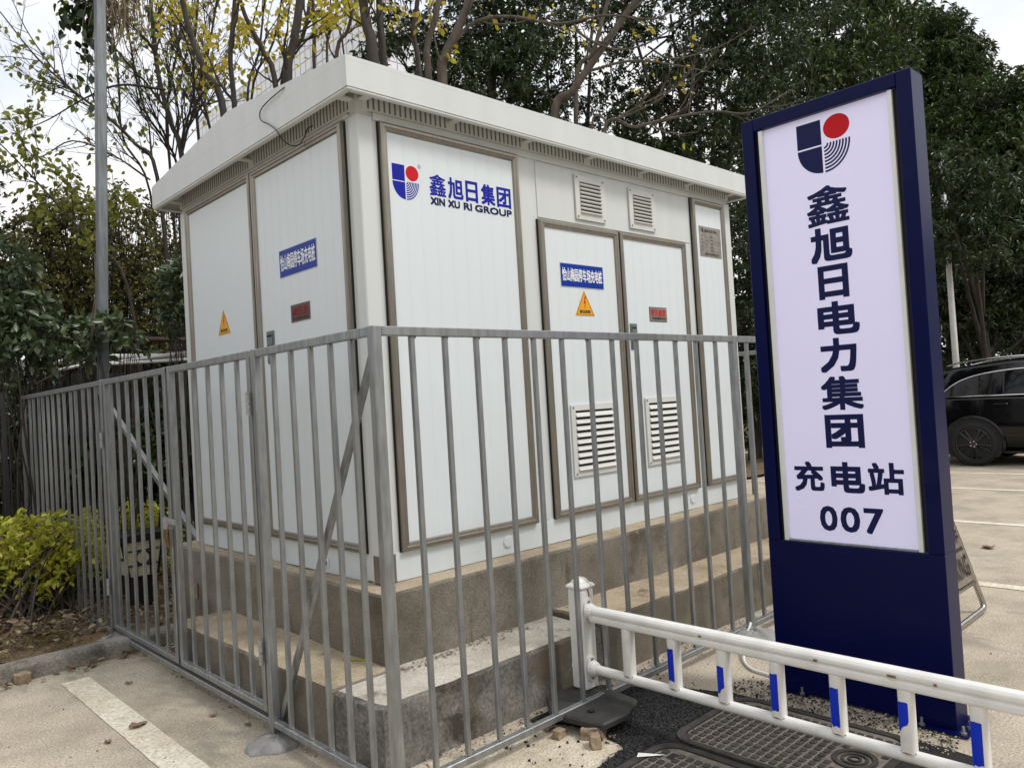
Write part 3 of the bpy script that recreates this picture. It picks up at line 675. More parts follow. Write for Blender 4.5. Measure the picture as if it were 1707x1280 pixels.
# base flange and anchor bolts
b = MB(); SB(b, -.05, .16, .0085, .0118, -.02, ST+.05); b.build('base_plate', 'navy_paint', sign)
b = MB(); SB(b, W_-.16, W_+.055, .0085, .0118, -.045, ST+.05); b.build('base_plate', 'navy_paint', sign)
for s, d in ((.13, -.010), (W_+.035, .05), (W_-.13, -.025), (W_+.03, -.02), (-.03, .05)):
    b = MB(); p = (SX+d, SY0-s, 0); b.tube([(p[0], p[1], .0118), (p[0], p[1], .020)], .013, 6); b.tube([(p[0], p[1], .020), (p[0], p[1], .045)], .006, 8); b.build('anchor_bolt', 'galvanised', sign)
O = (SX+.0292, SY0, 0); U = (0, -1, 0)
logo(O, U, VZ, .270, 2.478, .250, .250, 'ink_navy', 'ink_red', face)
rows = [('鑫', .300, .488, 2.236, 2.412), ('旭', .306, .490, 2.062, 2.220), ('日', .333, .463, 1.890, 2.040), ('电', .318, .500, 1.722, 1.870), ('力', .316, .478, 1.548, 1.700), ('集', .310, .494, 1.372, 1.522), ('团', .318, .486, 1.196, 1.344)]
rows += [('充', .150, .286, .988, 1.124), ('电', .330, .474, .988, 1.124), ('站', .500, .645, .988, 1.124), ('0', .264, .336, .806, .916), ('0', .362, .440, .806, .916), ('7', .470, .546, .806, .916)]
for ch, s0, s1, q0, q1 in rows:
    g_ = .006; t = MB(); fit_text(t, ch, O, U, VZ, (s0-g_, q0-g_*.6, s1+g_, q1+g_*.6), {'鑫': .020, '集': .029, '充': .032, '站': .030}.get(ch, .042 if ch not in '07' else .034)); flat_mesh(t, 'character', ['ink_navy'], face, (0, 0, 0))
# thin white conduit from fence to sign
def gz(px, py, z=0.):
    r = ROT @ np.array([px-CX, -(py-CY), -FPX]); return CAM+r*((z-CAM[2])/r[2])
cdt = MB(); cdt.tube(cr([(4.13, 2.43, .105), (4.10, 2.405, .112), gz(1246, 1055, .075), gz(1241, 1085, .035), gz(1241, 1102, .013), gz(1254, 1115, .011), gz(1275, 1122, .011), gz(1300, 1130, .011)], 6), .0075, 8)
tag(cdt.build('power_conduit', 'pvc_white', smooth=True), 'thin white conduit bending from the fence post to the blue sign foot', 'conduit')

# ------------------------------------------------------------------ white railing
RXP = 2.80
rail = thing('traffic_railing', 'low white painted steel traffic railing with blue tape on its balusters', 'railing', (RXP, 2.56, .10))
def ellipse_tube(mb, a, b, ru, rv, k=16):
    a = np.array(a); b = np.array(b); i = len(mb.v)
    for p in (a, b):
        for q in range(k):
            th = 2*PI*q/k; mb.v.append((p[0]+ru*math.cos(th), p[1], p[2]+rv*math.sin(th)))
    for q in range(k): mb.f.append((i+q, i+(q+1) % k, i+k+(q+1) % k, i+k+q)); mb.m.append(0)
    mb.f.append(tuple(i+q for q in range(k))); mb.m.append(0); mb.f.append(tuple(i+k+q for q in range(k))[::-1]); mb.m.append(0)
YE = .30
# post (tapered, slight lean handled by taper) with moulded cap
b = MB(); py = 2.555
def ring4(c, hx, hy, z): return [(c[0]-hx, c[1]-hy, z), (c[0]+hx, c[1]-hy, z), (c[0]+hx, c[1]+hy, z), (c[0]-hx, c[1]+hy, z)]
lv = [(.045, .045, .098), (.045, .045, .570), (.040, .040, .578)]
i0 = 0
for hx, hy, z in lv: b.v += ring4((RXP+.004, py), hx, hy, z)
for j in range(2):
    for k in range(4): b.f.append((j*4+k, j*4+(k+1) % 4, (j+1)*4+(k+1) % 4, (j+1)*4+k)); b.m.append(0)
b.f += [(3, 2, 1, 0), (8, 9, 10, 11)]; b.m += [0, 0]
post = b.build('post', 'white_paint', rail, bevel=.006)
b = MB(); prof = [(.052, .5785), (.055, .586), (.050, .594), (.040, .603), (.038, .608), (.028, .620), (.012, .627), (.004, .628)]
n = 16
for r, z in prof:
    for q in range(n):
        th = 2*PI*q/n; e = 1/max(abs(math.cos(th)), abs(math.sin(th))); f_ = 1+(e-1)*(.75 if z < .6 else .25); b.v.append((RXP+.004+r*f_*math.cos(th), py+r*f_*math.sin(th), z))
for j in range(len(prof)-1):
    for q in range(n): b.f.append((j*n+q, j*n+(q+1) % n, (j+1)*n+(q+1) % n, (j+1)*n+q)); b.m.append(0)
b.f.append(tuple(range(n))[::-1]); b.m.append(0); b.f.append(tuple((len(prof)-1)*n+q for q in range(n))); b.m.append(0)
b.build('post_cap', 'white_paint', post)
def oval_plate(z, hh):
    q = MB(); pts = []
    for t_ in np.linspace(0, PI, 9): pts.append((RXP+.030*math.cos(t_), z+hh-.03+.030*math.sin(t_)))
    for t_ in np.linspace(PI, 2*PI, 9): pts.append((RXP+.030*math.cos(t_), z-hh+.03+.030*math.sin(t_)))
    q.prism(pts, 'y', py-.0525, py-.0455); o = q.build('bracket_plate', 'white_paint', post)
    for dz in (-hh+.018, hh-.018):
        s = MB(); s.tube([(RXP, py-.0525, z+dz), (RXP, py-.057, z+dz)], .008, 10); s.build('screw', 'galvanised', post)
    s = MB(); s.tube([(RXP, py-.053, z), (RXP, py-.068, z), (RXP, py-.085, z)], [.040, .036, .029], 16); s.build('rail_socket', 'white_paint', post)
    s = MB(); s.tube([(RXP, py+.0455, z), (RXP, py+.060, z), (RXP, py+.064, z)], [.026, .024, .012], 14); s.build('end_stub', 'white_paint', post)
oval_plate(.470, .062); oval_plate(.196, .062)
b = MB(); b.bar((RXP+.005, py-.0463, .572), (RXP+.012, py-.0463, .538), .003, .010, (0, 1, 0)); b.build('rust_streak', 'rust', post)
# top rail: grooved handrail profile
hp = [(-.030, -.030), (-.026, -.040), (.026, -.040), (.030, -.030), (.030, -.012), (.021, -.004), (.031, .004), (.031, .020), (.020, .034), (0, .038), (-.020, .034), (-.031, .020), (-.031, .004), (-.021, -.004), (-.030, -.012)]
b = MB(); zc = .463; b.prism([(RXP+u*.9, zc+v*.92) for u, v in hp], 'y', YE, py-.07); b.build('top_rail', 'white_paint', rail, bevel=.003)
b = MB(); ellipse_tube(b, (RXP, YE, .196), (RXP, py-.07, .196), .0225, .0225); o = b.build('bottom_rail', 'white_paint', rail)
smooth_by_angle(o.data)
bys = [2.273, 2.022, 1.778, 1.541, 1.303, 1.062, .838, .60, .37]
tapes = [None, (.005, .145), (.0, .125), (-.005, .150), (.0, .145), (.045, .105), (-.01, .150), (0, .13), (0, .12)]
for i, y in enumerate(bys):
    q = MB(); hw, hd = .025, .027; pts = []
    for k in range(14):
        th = 2*PI*k/14; pts.append((RXP+hd*math.copysign(abs(math.cos(th))**.6, math.cos(th)), y+hw*math.copysign(abs(math.sin(th))**.6, math.sin(th))))
    q.prism(pts, 'z', .211, .4275); bl = q.build('baluster', 'white_paint', rail); smooth_by_angle(bl.data, 40)
    r_ = MB(); r_.tube([(RXP, y, .2125), (RXP, y, .2165)], [.0305, .027], 12); r_.build('weld_ring', 'rust', bl)
    if tapes[i]:
        lo, hh = tapes[i]; zb_ = .235+lo; zt_ = zb_+hh; c = MB(); n = 8
        # wrap round the camera side of the baluster, torn lower edge
        half = [(RXP+(hd+.0008)*math.copysign(abs(math.cos(th))**.6, math.cos(th)), y+(hw+.0008)*math.copysign(abs(math.sin(th))**.6, math.sin(th))) for th in np.linspace(PI*.70, PI*1.10, n)]
        for k, p in enumerate(half):
            tear = .016*random.random()+(.05*(k/n)**2 if i in (2, 5) else 0)
            c.v += [(p[0], p[1], zb_+tear), (p[0], p[1], zt_+.004*random.random())]
        for k in range(n-1): c.f.append((2*k, 2*k+2, 2*k+3, 2*k+1)); c.m.append(0)
        c.build('blue_tape', 'blue_tape', bl)
# chips of lost paint on the handrail
for y, dy in ((1.08, .03), (1.86, .012), (.95, .01), (1.36, .014)):
    c = MB(); c.box((RXP-.0335, y, zc+.004), (RXP-.0308, y+dy, zc+.012)); c.build('paint_chip', 'rust', rail)
# rubber foot on broken bricks
foot = MB()
pad = [(2.49, 2.50), (2.55, 2.24), (2.70, 2.22), (2.84, 2.27), (2.86, 2.44), (2.86, 2.62), (2.60, 2.63)]
zt = [.088, .080, .086, .094, .098, .098, .094]
n = len(pad)
foot.v = [(p[0], p[1], z-.035) for p, z in zip(pad, zt)]+[(p[0], p[1], z) for p, z in zip(pad, zt)]
foot.f = [tuple(range(n))[::-1], tuple(range(n, 2*n))]+[(k, (k+1) % n, n+(k+1) % n, n+k) for k in range(n)]; foot.m = [0]*len(foot.f)
ft = foot.build('rubber_foot', 'rubber', bevel=.008); tag(ft, 'black rubber base slab under the white railing post', 'railing base')
hole = MB(); hole.tube([(2.615, 2.36, .088), (2.615, 2.36, .0935)], .017, 16); hole.build('bolt_hole', 'gap_black', ft)
def stone(x, y, z, sx, sy, sz, rot, label, m='brick_red', name='brick_rubble'):
    bm = bmesh.new(); bmesh.ops.create_cube(bm, size=1); bmesh.ops.subdivide_edges(bm, edges=bm.edges[:], cuts=2, use_grid_fill=True)
    for v in bm.verts:
        v.co = Vector((v.co.x*sx, v.co.y*sy, v.co.z*sz)); v.co += Vector((random.uniform(-1, 1), random.uniform(-1, 1), random.uniform(-1, 1)))*min(sx, sy, sz)*.09
    bmesh.ops.bevel(bm, geom=bm.edges[:], offset=min(sx, sy, sz)*.08, segments=1, affect='EDGES')
    me = bpy.data.meshes.new(name); bm.to_mesh(me); bm.free(); me.materials.append(MATS[m])
    o = link(name, me, None, (x, y, z)); o.rotation_euler = (random.uniform(-.1, .1), random.uniform(-.1, .1), rot)
    return tag(o, label, 'rubble', 'rubble under the railing foot')
stone(2.60, 2.33, .024, .17, .10, .048, .5, 'brick piece wedged under the front of the rubber slab')
stone(2.49, 2.235, .030, .055, .045, .055, .9, 'squarish brick lump in front of the rubber slab')
stone(2.46, 2.42, .022, .05, .04, .04, .2, 'small brick chunk left of the rubber slab')
# ------------------------------------------------------------------ manhole covers
def rrect(x0, x1, y0, y1, r, n=6):
    out = []
    for cx_, cy_, a in ((x1-r, y1-r, 0), (x0+r, y1-r, PI/2), (x0+r, y0+r, PI), (x1-r, y0+r, 3*PI/2)):
        for t_ in np.linspace(a, a+PI/2, n): out.append((cx_+r*math.cos(t_), cy_+r*math.sin(t_)))
    return out
def cover(x0, x1, y0, y1, label, disc=None, ymin=0):
    t = thing('manhole_cover', label, 'manhole cover', ((x0+x1)/2, (y0+y1)/2, .008), 'square manhole covers')
    b = MB(); o_ = rrect(x0, x1, y0, y1, .10); i_ = rrect(x0+.034, x1-.034, y0+.034, y1-.034, .08); n = len(o_)
    for z in (.0085, .017):
        b.v += [(p[0], p[1], z) for p in o_]+[(p[0], p[1], z) for p in i_]
    for k in range(n):
        kk = (k+1) % n
        b.f += [(2*n+k, 2*n+kk, 3*n+kk, 3*n+k), (k, kk, 2*n+kk, 2*n+k), (n+k, 3*n+k, 3*n+kk, n+kk)]; b.m += [0, 0, 0]
    b.build('rim', 'cast_iron', t)
    b = MB(); i2 = rrect(x0+.038, x1-.038, y0+.038, y1-.038, .078); b.v = [(p[0], p[1], .0125) for p in i2]; b.f = [tuple(range(len(i2)))]; b.m = [0]; b.build('plate', 'cast_dust', t)
    s = MB(); i3 = rrect(-.0160, .0160, -.0130, .0130, .003, 2); s.prism(i3, 'z', 0, .0062); me = s.mesh('tread_block', (0, 0, 0), ['cast_iron'], bevel=.0015)
    px_, py_ = .0445, .039; cnt = 0; y = y1-.066
    while y > max(y0+.055, ymin):
        x = x0+.064
        while x < x1-.055:
            ok = True
            if disc and math.hypot(x-disc[0], y-disc[1]) < disc[2]+.02: ok = False
            if abs(x-(x1-.11)) < .035 and abs(y-(y1-.11)) < .02: ok = False
            if ok and cnt < 298: link('tread_block', me, t, (x+random.uniform(-.001, .001), y+random.uniform(-.001, .001), .0122-random.random()*.0015)); cnt += 1
            x += px_
        y -= py_
    h = MB(); h.box((x1-.14, y1-.125, .0128), (x1-.085, y1-.095, .0138)); h.build('lifting_slot', 'gap_black', t)
    if disc:
        for r0, r1, z in ((disc[2]-.02, disc[2], .020), (disc[2]*.48, disc[2]*.60, .019), (disc[2]*.2, disc[2]*.3, .019)):
            q = MB(); n = 32
            for zz, rr in ((.0128, r1), (z, r1), (z, r0), (.0128, r0)):
                q.v += [(disc[0]+rr*math.cos(2*PI*k/n), disc[1]+rr*math.sin(2*PI*k/n), zz) for k in range(n)]
            for j in range(3):
                for k in range(n): q.f.append((j*n+k, j*n+(k+1) % n, (j+1)*n+(k+1) % n, (j+1)*n+k)); q.m.append(0)
            q.build('emblem_ring', 'cast_iron', t)
    return t
cover(2.745, 3.345, 1.22, 2.045, 'square cast manhole cover with round emblem beneath the white railing', (3.03, 1.36, .085), 1.27)
cover(2.115, 2.720, 1.22, 2.035, 'square cast manhole cover at the very bottom of the picture, left of the other', None, 1.50)

# tarmac crumbs and grit
def grit(name, n, sampler, smin, smax, material, label, cat):
    V = np.array([(1,1,1),(-1,-1,1),(-1,1,-1),(1,-1,-1),(.9,-.9,.8),(-.9,.8,.7)]); F = np.array([(0,1,4),(0,4,3),(0,3,2),(0,2,5),(0,5,1),(1,3,4),(1,2,3),(1,5,2)])
    P = np.array([sampler() for _ in range(n)]); s = rng.uniform(smin, smax, (n, 1, 1))*np.array([1, 1, .7])
    ang = rng.uniform(0, 2*PI, n); c, sn = np.cos(ang), np.sin(ang); B = V[None]*s*(1+rng.normal(0, .25, (n, 6, 3)))
    X = B[..., 0]*c[:, None]-B[..., 1]*sn[:, None]; Y = B[..., 0]*sn[:, None]+B[..., 1]*c[:, None]
    vs_ = np.stack([X+P[:, :1], Y+P[:, 1:2], B[..., 2]+P[:, 2:3]], -1).reshape(-1, 3)
    fs = (F[None]+6*np.arange(n)[:, None, None]).reshape(-1, 3)
    o = link(name, tri_mesh(name, vs_, fs, material), None, (0, 0, 0)); return tag(o, label, cat, kind='stuff')
def tri_mesh(name, vs_, fs, material, smooth=False):
    me = bpy.data.meshes.new(name); nv, nf = len(vs_), len(fs)
    me.vertices.add(nv); me.vertices.foreach_set('co', np.asarray(vs_, np.float32).ravel())
    me.loops.add(nf*3); me.loops.foreach_set('vertex_index', np.asarray(fs, np.int32).ravel())
    me.polygons.add(nf); me.polygons.foreach_set('loop_start', np.arange(0, nf*3, 3, dtype=np.int32))
    try: me.polygons.foreach_set('loop_total', np.full(nf, 3, np.int32))
    except Exception: pass
    for q in (material if isinstance(material, list) else [material]): me.materials.append(MATS[q])
    me.update(calc_edges=True); me.validate()
    if smooth: me.polygons.foreach_set('use_smooth', [True]*nf)
    return me
def inpoly(x, y, pts):
    c = False; n = len(pts)
    for i in range(n):
        (x1, y1), (x2, y2) = pts[i], pts[i-1]
        if (y1 > y) != (y2 > y) and x < (x2-x1)*(y-y1)/(y2-y1)+x1: c = not c
    return c
TP = [(2.26, 1.95), (2.34, 2.10), (2.56, 2.13), (2.63, 2.34), (2.50, 2.64), (3.05, 2.66), (3.22, 2.36), (3.28, 2.16), (3.20, 2.07), (2.4, 2.06)]
def s_tar():
    while True:
        x, y = rng.uniform(2.2, 3.35), rng.uniform(1.9, 2.7)
        if inpoly(x, y, TP) or rng.random() < .012: return (x, y, .009)
grit('tarmac_crumbs', 7000, s_tar, .0022, .0062, 'asphalt_grit', 'loose black tarmac crumbs around the railing foot', 'gravel')
def s_edge():
    a = rng.random()
    if a < .35: return (rng.uniform(3.30, 3.56), rng.uniform(1.1, 2.1), .006)
    if a < .5: return (rng.uniform(1.65, 1.8), rng.uniform(2.7, 5), .005)
    if a < .7: return (rng.uniform(1.9, 4.6), rng.uniform(2.60, 2.72), .006)
    if a < .85: return (rng.uniform(1.98, 2.9), 3.06-abs(rng.normal(0, .05)), .293)
    return (rng.uniform(.3, 5), rng.uniform(.8, 5), .004)
grit('stone_grit', 1600, s_edge, .0018, .005, 'stone_grit', 'scattered pale grit along the step foot and sign base', 'gravel')
def s_blk():
    return (rng.uniform(3.36, 3.56)+.03*rng.normal(), rng.uniform(1.1, 2.15), .0075)
grit('tarmac_spill', 650, s_blk, .0016, .0046, 'asphalt_grit', 'black tarmac crumbs spilled along the sign foot', 'gravel')

# ------------------------------------------------------------------ foliage machinery
def norm(a): return a/(np.linalg.norm(a, axis=-1, keepdims=True)+1e-9)
def leaf_arrays(P, D, L, Wd, fold=.25, shape=4, droop=.15):
    """P base points, D directions -> triangles; each leaf is one island"""
    n = len(P); D = norm(D); R_ = norm(rng.normal(size=(n, 3))+np.array([0, 0, .8])); S = norm(np.cross(D, R_)); N = np.cross(S, D)
    L = np.broadcast_to(L, n)[:, None]; Wd = np.broadcast_to(Wd, n)[:, None]
    down = np.array([0, 0, -1.])
    if shape == 4:
        mid = P+D*L*.45; tip = P+D*L+down*L*droop
        v = np.stack([P, mid+S*Wd*.5+N*Wd*fold, tip, mid-S*Wd*.5+N*Wd*fold], 1); f = np.array([(0, 1, 2), (0, 2, 3)])
    else:
        q1 = P+D*L*.25; q2 = P+D*L*.62+down*L*droop*.4; tip = P+D*L+down*L*droop; c = P+D*L*.5+down*L*droop*.25
        v = np.stack([P, q1+S*Wd*.42+N*Wd*fold, q2+S*Wd*.46+N*Wd*fold, tip, q2-S*Wd*.46+N*Wd*fold, q1-S*Wd*.42+N*Wd*fold, c], 1)
        f = np.array([(0, 1, 6), (1, 2, 6), (2, 3, 6), (3, 4, 6), (4, 5, 6), (5, 0, 6)])
    k = v.shape[1]; return v.reshape(-1, 3), (f[None]+k*np.arange(n)[:, None, None]).reshape(-1, 3)
def join(arrs):
    vs_, fs, o = [], [], 0
    for v, f in arrs: vs_.append(v); fs.append(f+o); o += len(v)
    return np.concatenate(vs_), np.concatenate(fs)
def rosettes(C_, A, k, L, Wd, spread=1.0, droop=.2, shape=4):
    n = len(C_); A = norm(A); R_ = norm(rng.normal(size=(n, 3))); U = norm(np.cross(A, R_)); V = np.cross(A, U)
    th = (2*PI*np.arange(k)/k)[None]+rng.uniform(0, 6, (n, 1))+rng.normal(0, .25, (n, k)); tl = rng.uniform(.5, 1.2, (n, k))*spread
    D = A[:, None]*np.cos(tl)[..., None]+(U[:, None]*np.cos(th)[..., None]+V[:, None]*np.sin(th)[..., None])*np.sin(tl)[..., None]
    P = np.repeat(C_, k, 0)+rng.normal(0, .012, (n*k, 3))
    return leaf_arrays(P, D.reshape(-1, 3), rng.uniform(.65, 1.15, n*k)*L, rng.uniform(.75, 1.15, n*k)*Wd, shape=shape, droop=droop)
def lobes_points(lobes, n, clump=0):
    vol = np.array([l[1]**2 for l in lobes]); idx = rng.choice(len(lobes), n, p=vol/vol.sum())
    c = np.array([l[0] for l in lobes], float)[idx]; r = np.array([l[1] for l in lobes])[idx]
    d = norm(rng.normal(size=(n, 3))); q = (1-(.28 if clump else .5)*rng.random(n)**2.0)
    bumpy = 1+.14*np.sin(d[:, 0]*7+idx)+.12*np.sin(d[:, 1]*9+2*idx)+.1*np.sin(d[:, 2]*8+3*idx)
    P = c+d*(r*q*bumpy)[:, None]*np.array([1, 1, .85])
    if clump:                                       # gather shoots into boughs
        m_ = max(8, n//clump); P = P[rng.integers(0, m_, n)]+np.clip(rng.normal(0, 1, (n, 3)), -1.7, 1.7)*(.07+.075*r)[:, None]*np.array([1, 1, .7])
    return P, norm(d+np.array([0, 0, .25])+rng.normal(0, .35, (n, 3)))
def tubes_arrays(branches):
    vs_, fs, o = [], [], 0
    for pts, rs, k in branches:
        pts = np.array(pts, float); n = len(pts); T = np.gradient(pts, axis=0); T = norm(T); ref = np.array([0, 0, 1.]) if abs(T[0][2]) < .9 else np.array([1., 0, 0])
        U = norm(np.cross(T, ref)); V = np.cross(U, T); a = 2*PI*np.arange(k)/k; rs = np.array(rs)
        ring = pts[:, None]+rs[:, None, None]*(np.cos(a)[None, :, None]*U[:, None]+np.sin(a)[None, :, None]*V[:, None])
        vs_.append(ring.reshape(-1, 3)); j, q = np.meshgrid(np.arange(n-1), np.arange(k), indexing='ij'); j, q = j.ravel(), q.ravel(); q2 = (q+1) % k
        A, B, C_, D = j*k+q, j*k+q2, (j+1)*k+q2, (j+1)*k+q
        fs.append(np.concatenate([np.stack([A, B, C_], 1), np.stack([A, C_, D], 1)])+o); o += n*k
    return np.concatenate(vs_), np.concatenate(fs)
def grow(pts, rs, level, maxl, out, tips, up=.35, dens=1.0, ang=.75, lenf=.62):
    """spawn side branches along a limb"""
    pts = np.array(pts, float); n = len(pts); seg = np.linalg.norm(np.diff(pts, axis=0), axis=1); Ltot = seg.sum()
    nb = max(2, int(Ltot*[4.2, 5.0, 5.0, 6.0][min(level, 3)]*dens)); cum = np.concatenate([[0], np.cumsum(seg)])/Ltot
    for b_ in range(nb):
        t_ = random.uniform(.05 if level == 0 else .12, .99); i = min(np.searchsorted(cum, t_)-1, n-2); i = max(i, 0); f_ = (t_-cum[i])/(cum[i+1]-cum[i]+1e-9)
        p = pts[i]*(1-f_)+pts[i+1]*f_; T = norm(pts[i+1]-pts[i]); r = rs[i]*(1-f_)+rs[i+1]*f_
        rv = norm(np.array([random.gauss(0, 1), random.gauss(0, 1), random.gauss(0, .6)])); side = norm(np.cross(T, rv)); a = ang*random.uniform(.5, 1.25)
        d = norm(T*math.cos(a)+side*math.sin(a)); L_ = max(.18, min(Ltot*lenf*random.uniform(.35, .8)*(1.15-t_*.5), 2.2)); m_ = 6 if level < 2 else 4
        q = [p]; rr0 = max(.0022, min(r*.62, .006+L_*.013)); cur = d
        for k in range(m_):
            cur = norm(cur+np.array([random.gauss(0, .16), random.gauss(0, .16), up*.22+random.gauss(0, .12)])); q.append(q[-1]+cur*L_/m_)
        rad = np.linspace(rr0, max(.0015, rr0*.3), m_+1); out.append((q, rad, 6 if level == 0 else (4 if level == 1 else 3)))
        tips.append((q[-1], cur, level)); 
        if level >= 1: tips.append((q[m_//2], cur, level))
        if level+1 < maxl: grow(q, rad, level+1, maxl, out, tips, up, dens, ang, lenf)
def stem_from(px_pts, d, dz=0.):
    P = [at(x, y, d+(dz*i)) for i, (x, y) in enumerate(px_pts)]
    b0 = P[0].copy(); g = np.array([b0[0]+(b0[0]-P[1][0])*.6, b0[1]+(b0[1]-P[1][1])*.6, .02]); m_ = (g+b0)/2+np.array([.05, .03, 0])
    return cr([g, m_]+P, 5)

def bare_tree(stems, label, maxl=3, nleaf=160, leafm='leaf_yellow', lsize=.075, dens=1.0, bark='bark', up=.35, ang=.7, extra=None, lenf=.62):
    out, tips, base = [], [], None
    tb = []
    for px_pts, d, r0, r1 in stems:
        P = stem_from(px_pts, d); n = len(P)
        if base is None: base = tuple(P[0])
        rad = np.linspace(r0, r1*.9, n)*.78*(1+.03*np.sin(np.arange(n)*1.7)); tb.append((P, rad, 10))
        up_i = 10; grow(P[up_i:], rad[up_i:], 0, maxl, out, tips, up, dens, ang, lenf)
    for pts, d, r0, r1 in (extra or []):
        P = cr([at(x, y, d) for x, y in pts], 5); rad = np.linspace(r0, r1, len(P)); out.append((P, rad, 6)); grow(P, rad, 1, maxl, out, tips, up*.6, dens*.8, ang, .35)
    t = thing('deciduous_tree', label, 'tree', base, 'half bare trees behind the kiosk')
    v, f = tubes_arrays(tb); link('trunk', tri_mesh('trunk', v-np.array(base), f, bark, True), t, base)
    v, f = tubes_arrays(out); o = link('crown', tri_mesh('crown', v-np.array(base), f, bark if bark == 'bark_pale' else 'twig', True), t, base); tag(o, kind='stuff')
    if nleaf:
        idx = rng.choice(len(tips), min(nleaf, len(tips)), replace=False); P = np.array([tips[i][0] for i in idx]); D = np.array([tips[i][1] for i in idx])+np.array([0, 0, -.9])+rng.normal(0, .45, (len(idx), 3))
        arr = [leaf_arrays(P, D, rng.uniform(.7, 1.2, len(P))*lsize, rng.uniform(.7, 1.1, len(P))*lsize*.72, .18, 6)]
        P2 = P+rng.normal(0, .05, P.shape); arr.append(leaf_arrays(P2, D+rng.normal(0, .5, D.shape), rng.uniform(.6, 1.1, len(P))*lsize, rng.uniform(.7, 1.1, len(P))*lsize*.72, .18, 6))
        v, f = join(arr); o = link('leaves', tri_mesh('leaves', v-np.array(base), f, leafm), t, base); tag(o, kind='stuff')
    return t
bare_tree([([(375, 200), (345, 125), (318, 60), (300, -20), (285, -110)], 8.6, .065, .03)], 'half bare tree leaning left, rising behind the left end of the roof', nleaf=170, dens=.9)
bare_tree([([(392, 190), (384, 100), (390, 20), (396, -90)], 8.1, .045, .025)], 'thin dark straight tree just right of the left leaning one', nleaf=130, dens=.8)
bare_tree([([(462, 160), (438, 85), (408, 25), (385, -60)], 9.2, .055, .03), ([(470, 150), (505, 60), (520, -20), (530, -90)], 9.4, .045, .025)], 'forked half bare tree with yellow leaves above the left roof slope', nleaf=230, dens=.9)
bare_tree([([(480, 145), (490, 70), (500, 0), (506, -100)], 7.9, .07, .05)], 'thick dark trunk standing left of the roof peak corner', nleaf=150, dens=.8)
bare_tree([([(525, 135), (524, 60), (522, 0), (524, -80)], 10.5, .04, .025), ([(560, 120), (580, 50), (600, -20), (620, -80)], 10.2, .045, .02)], 'slender pale stemmed tree with yellow leaves farthest behind the roof corner', nleaf=260, dens=.9, bark='bark_pale')
bare_tree([([(624, 112), (612, 45), (604, -10), (598, -110)], 7.8, .088, .06), ([(640, 118), (634, 40), (632, -20), (634, -100)], 8.0, .062, .045)], 'twin dark trunks side by side above the near roof corner', nleaf=120, dens=.6)
bare_tree([([(700, 132), (690, 60), (697, -10), (700, -90)], 9.2, .05, .035)], 'straight slim trunk right of the twin dark trunks', nleaf=70, dens=.7)
bare_tree([([(738, 150), (742, 95), (765, 45), (795, -30), (815, -100)], 8.2, .085, .05), ([(715, 138), (712, 80), (728, 20), (740, -60)], 8.4, .06, .04)],
          'pale brown forking trunks above the middle of the roof', nleaf=50, dens=.7, bark='bark_pale', maxl=3,
          extra=[([(752, 78), (790, 38), (850, 28), (930, 40), (1010, 26), (1090, 32), (1135, 8)], 8.2, .02, .008)])
bare_tree([([(922, 208), (955, 152), (985, 108), (1022, 55), (1075, -20), (1110, -70)], 8.8, .072, .045), ([(960, 150), (988, 90), (1005, 30), (1025, -40)], 8.8, .04, .03)],
          'pale trunk leaning right in front of the dark evergreens', nleaf=14, dens=.6, bark='bark_pale', lsize=.06,
          extra=[([(957, 42), (975, 62), (1020, 82), (1065, 78), (1110, 55), (1160, 20)], 8.6, .016, .006), ([(985, 118), (1050, 102), (1120, 108), (1190, 122)], 8.7, .017, .006), ([(1080, 78), (1120, 98), (1190, 82), (1250, 50)], 8.5, .012, .004)])
bare_tree([([(1005, 228), (1060, 212), (1120, 197), (1190, 186), (1250, 188), (1320, 150)], 7.6, .028, .010), ([(985, 222), (1020, 202), (1075, 172), (1120, 150), (1170, 120)], 7.8, .018, .007)],
          'low thin bare branches spreading right above the roof edge', nleaf=10, dens=.9, bark='bark_pale', lsize=.06, up=.5)
bare_tree([([(332, 240), (322, 130), (330, 0), (334, -90)], 9.8, .03, .016), ([(352, 222), (302, 95), (280, -30), (270, -90)], 9.7, .03, .015), ([(300, 285), (335, 150), (362, 0), (374, -80)], 9.9, .028, .014)], 'thicket of thin crossing stems above the left roof end', nleaf=300, dens=1.5, ang=.55)
bare_tree([([(412, 180), (432, 85), (442, -20), (448, -90)], 10.0, .026, .014), ([(418, 175), (456, 70), (474, -30), (484, -90)], 10.2, .026, .014), ([(545, 110), (552, 40), (548, -40)], 9.9, .024, .014), ([(575, 105), (560, 30), (570, -50)], 10.1, .022, .012)], 'cluster of very thin upright stems with yellow leaves behind the roof ridge', nleaf=420, dens=1.0, ang=.5)
bare_tree([([(300, 290), (242, 185), (216, 65), (205, -40)], 10.4, .028, .014), ([(285, 300), (278, 180), (300, 60), (306, -50)], 10.3, .03, .015), ([(250, 320), (205, 230), (196, 110), (178, 0)], 10.2, .024, .012)], 'pale olive thicket of thin stems right of the pole', nleaf=230, leafm='leaf_olive', dens=1.5, ang=.55)
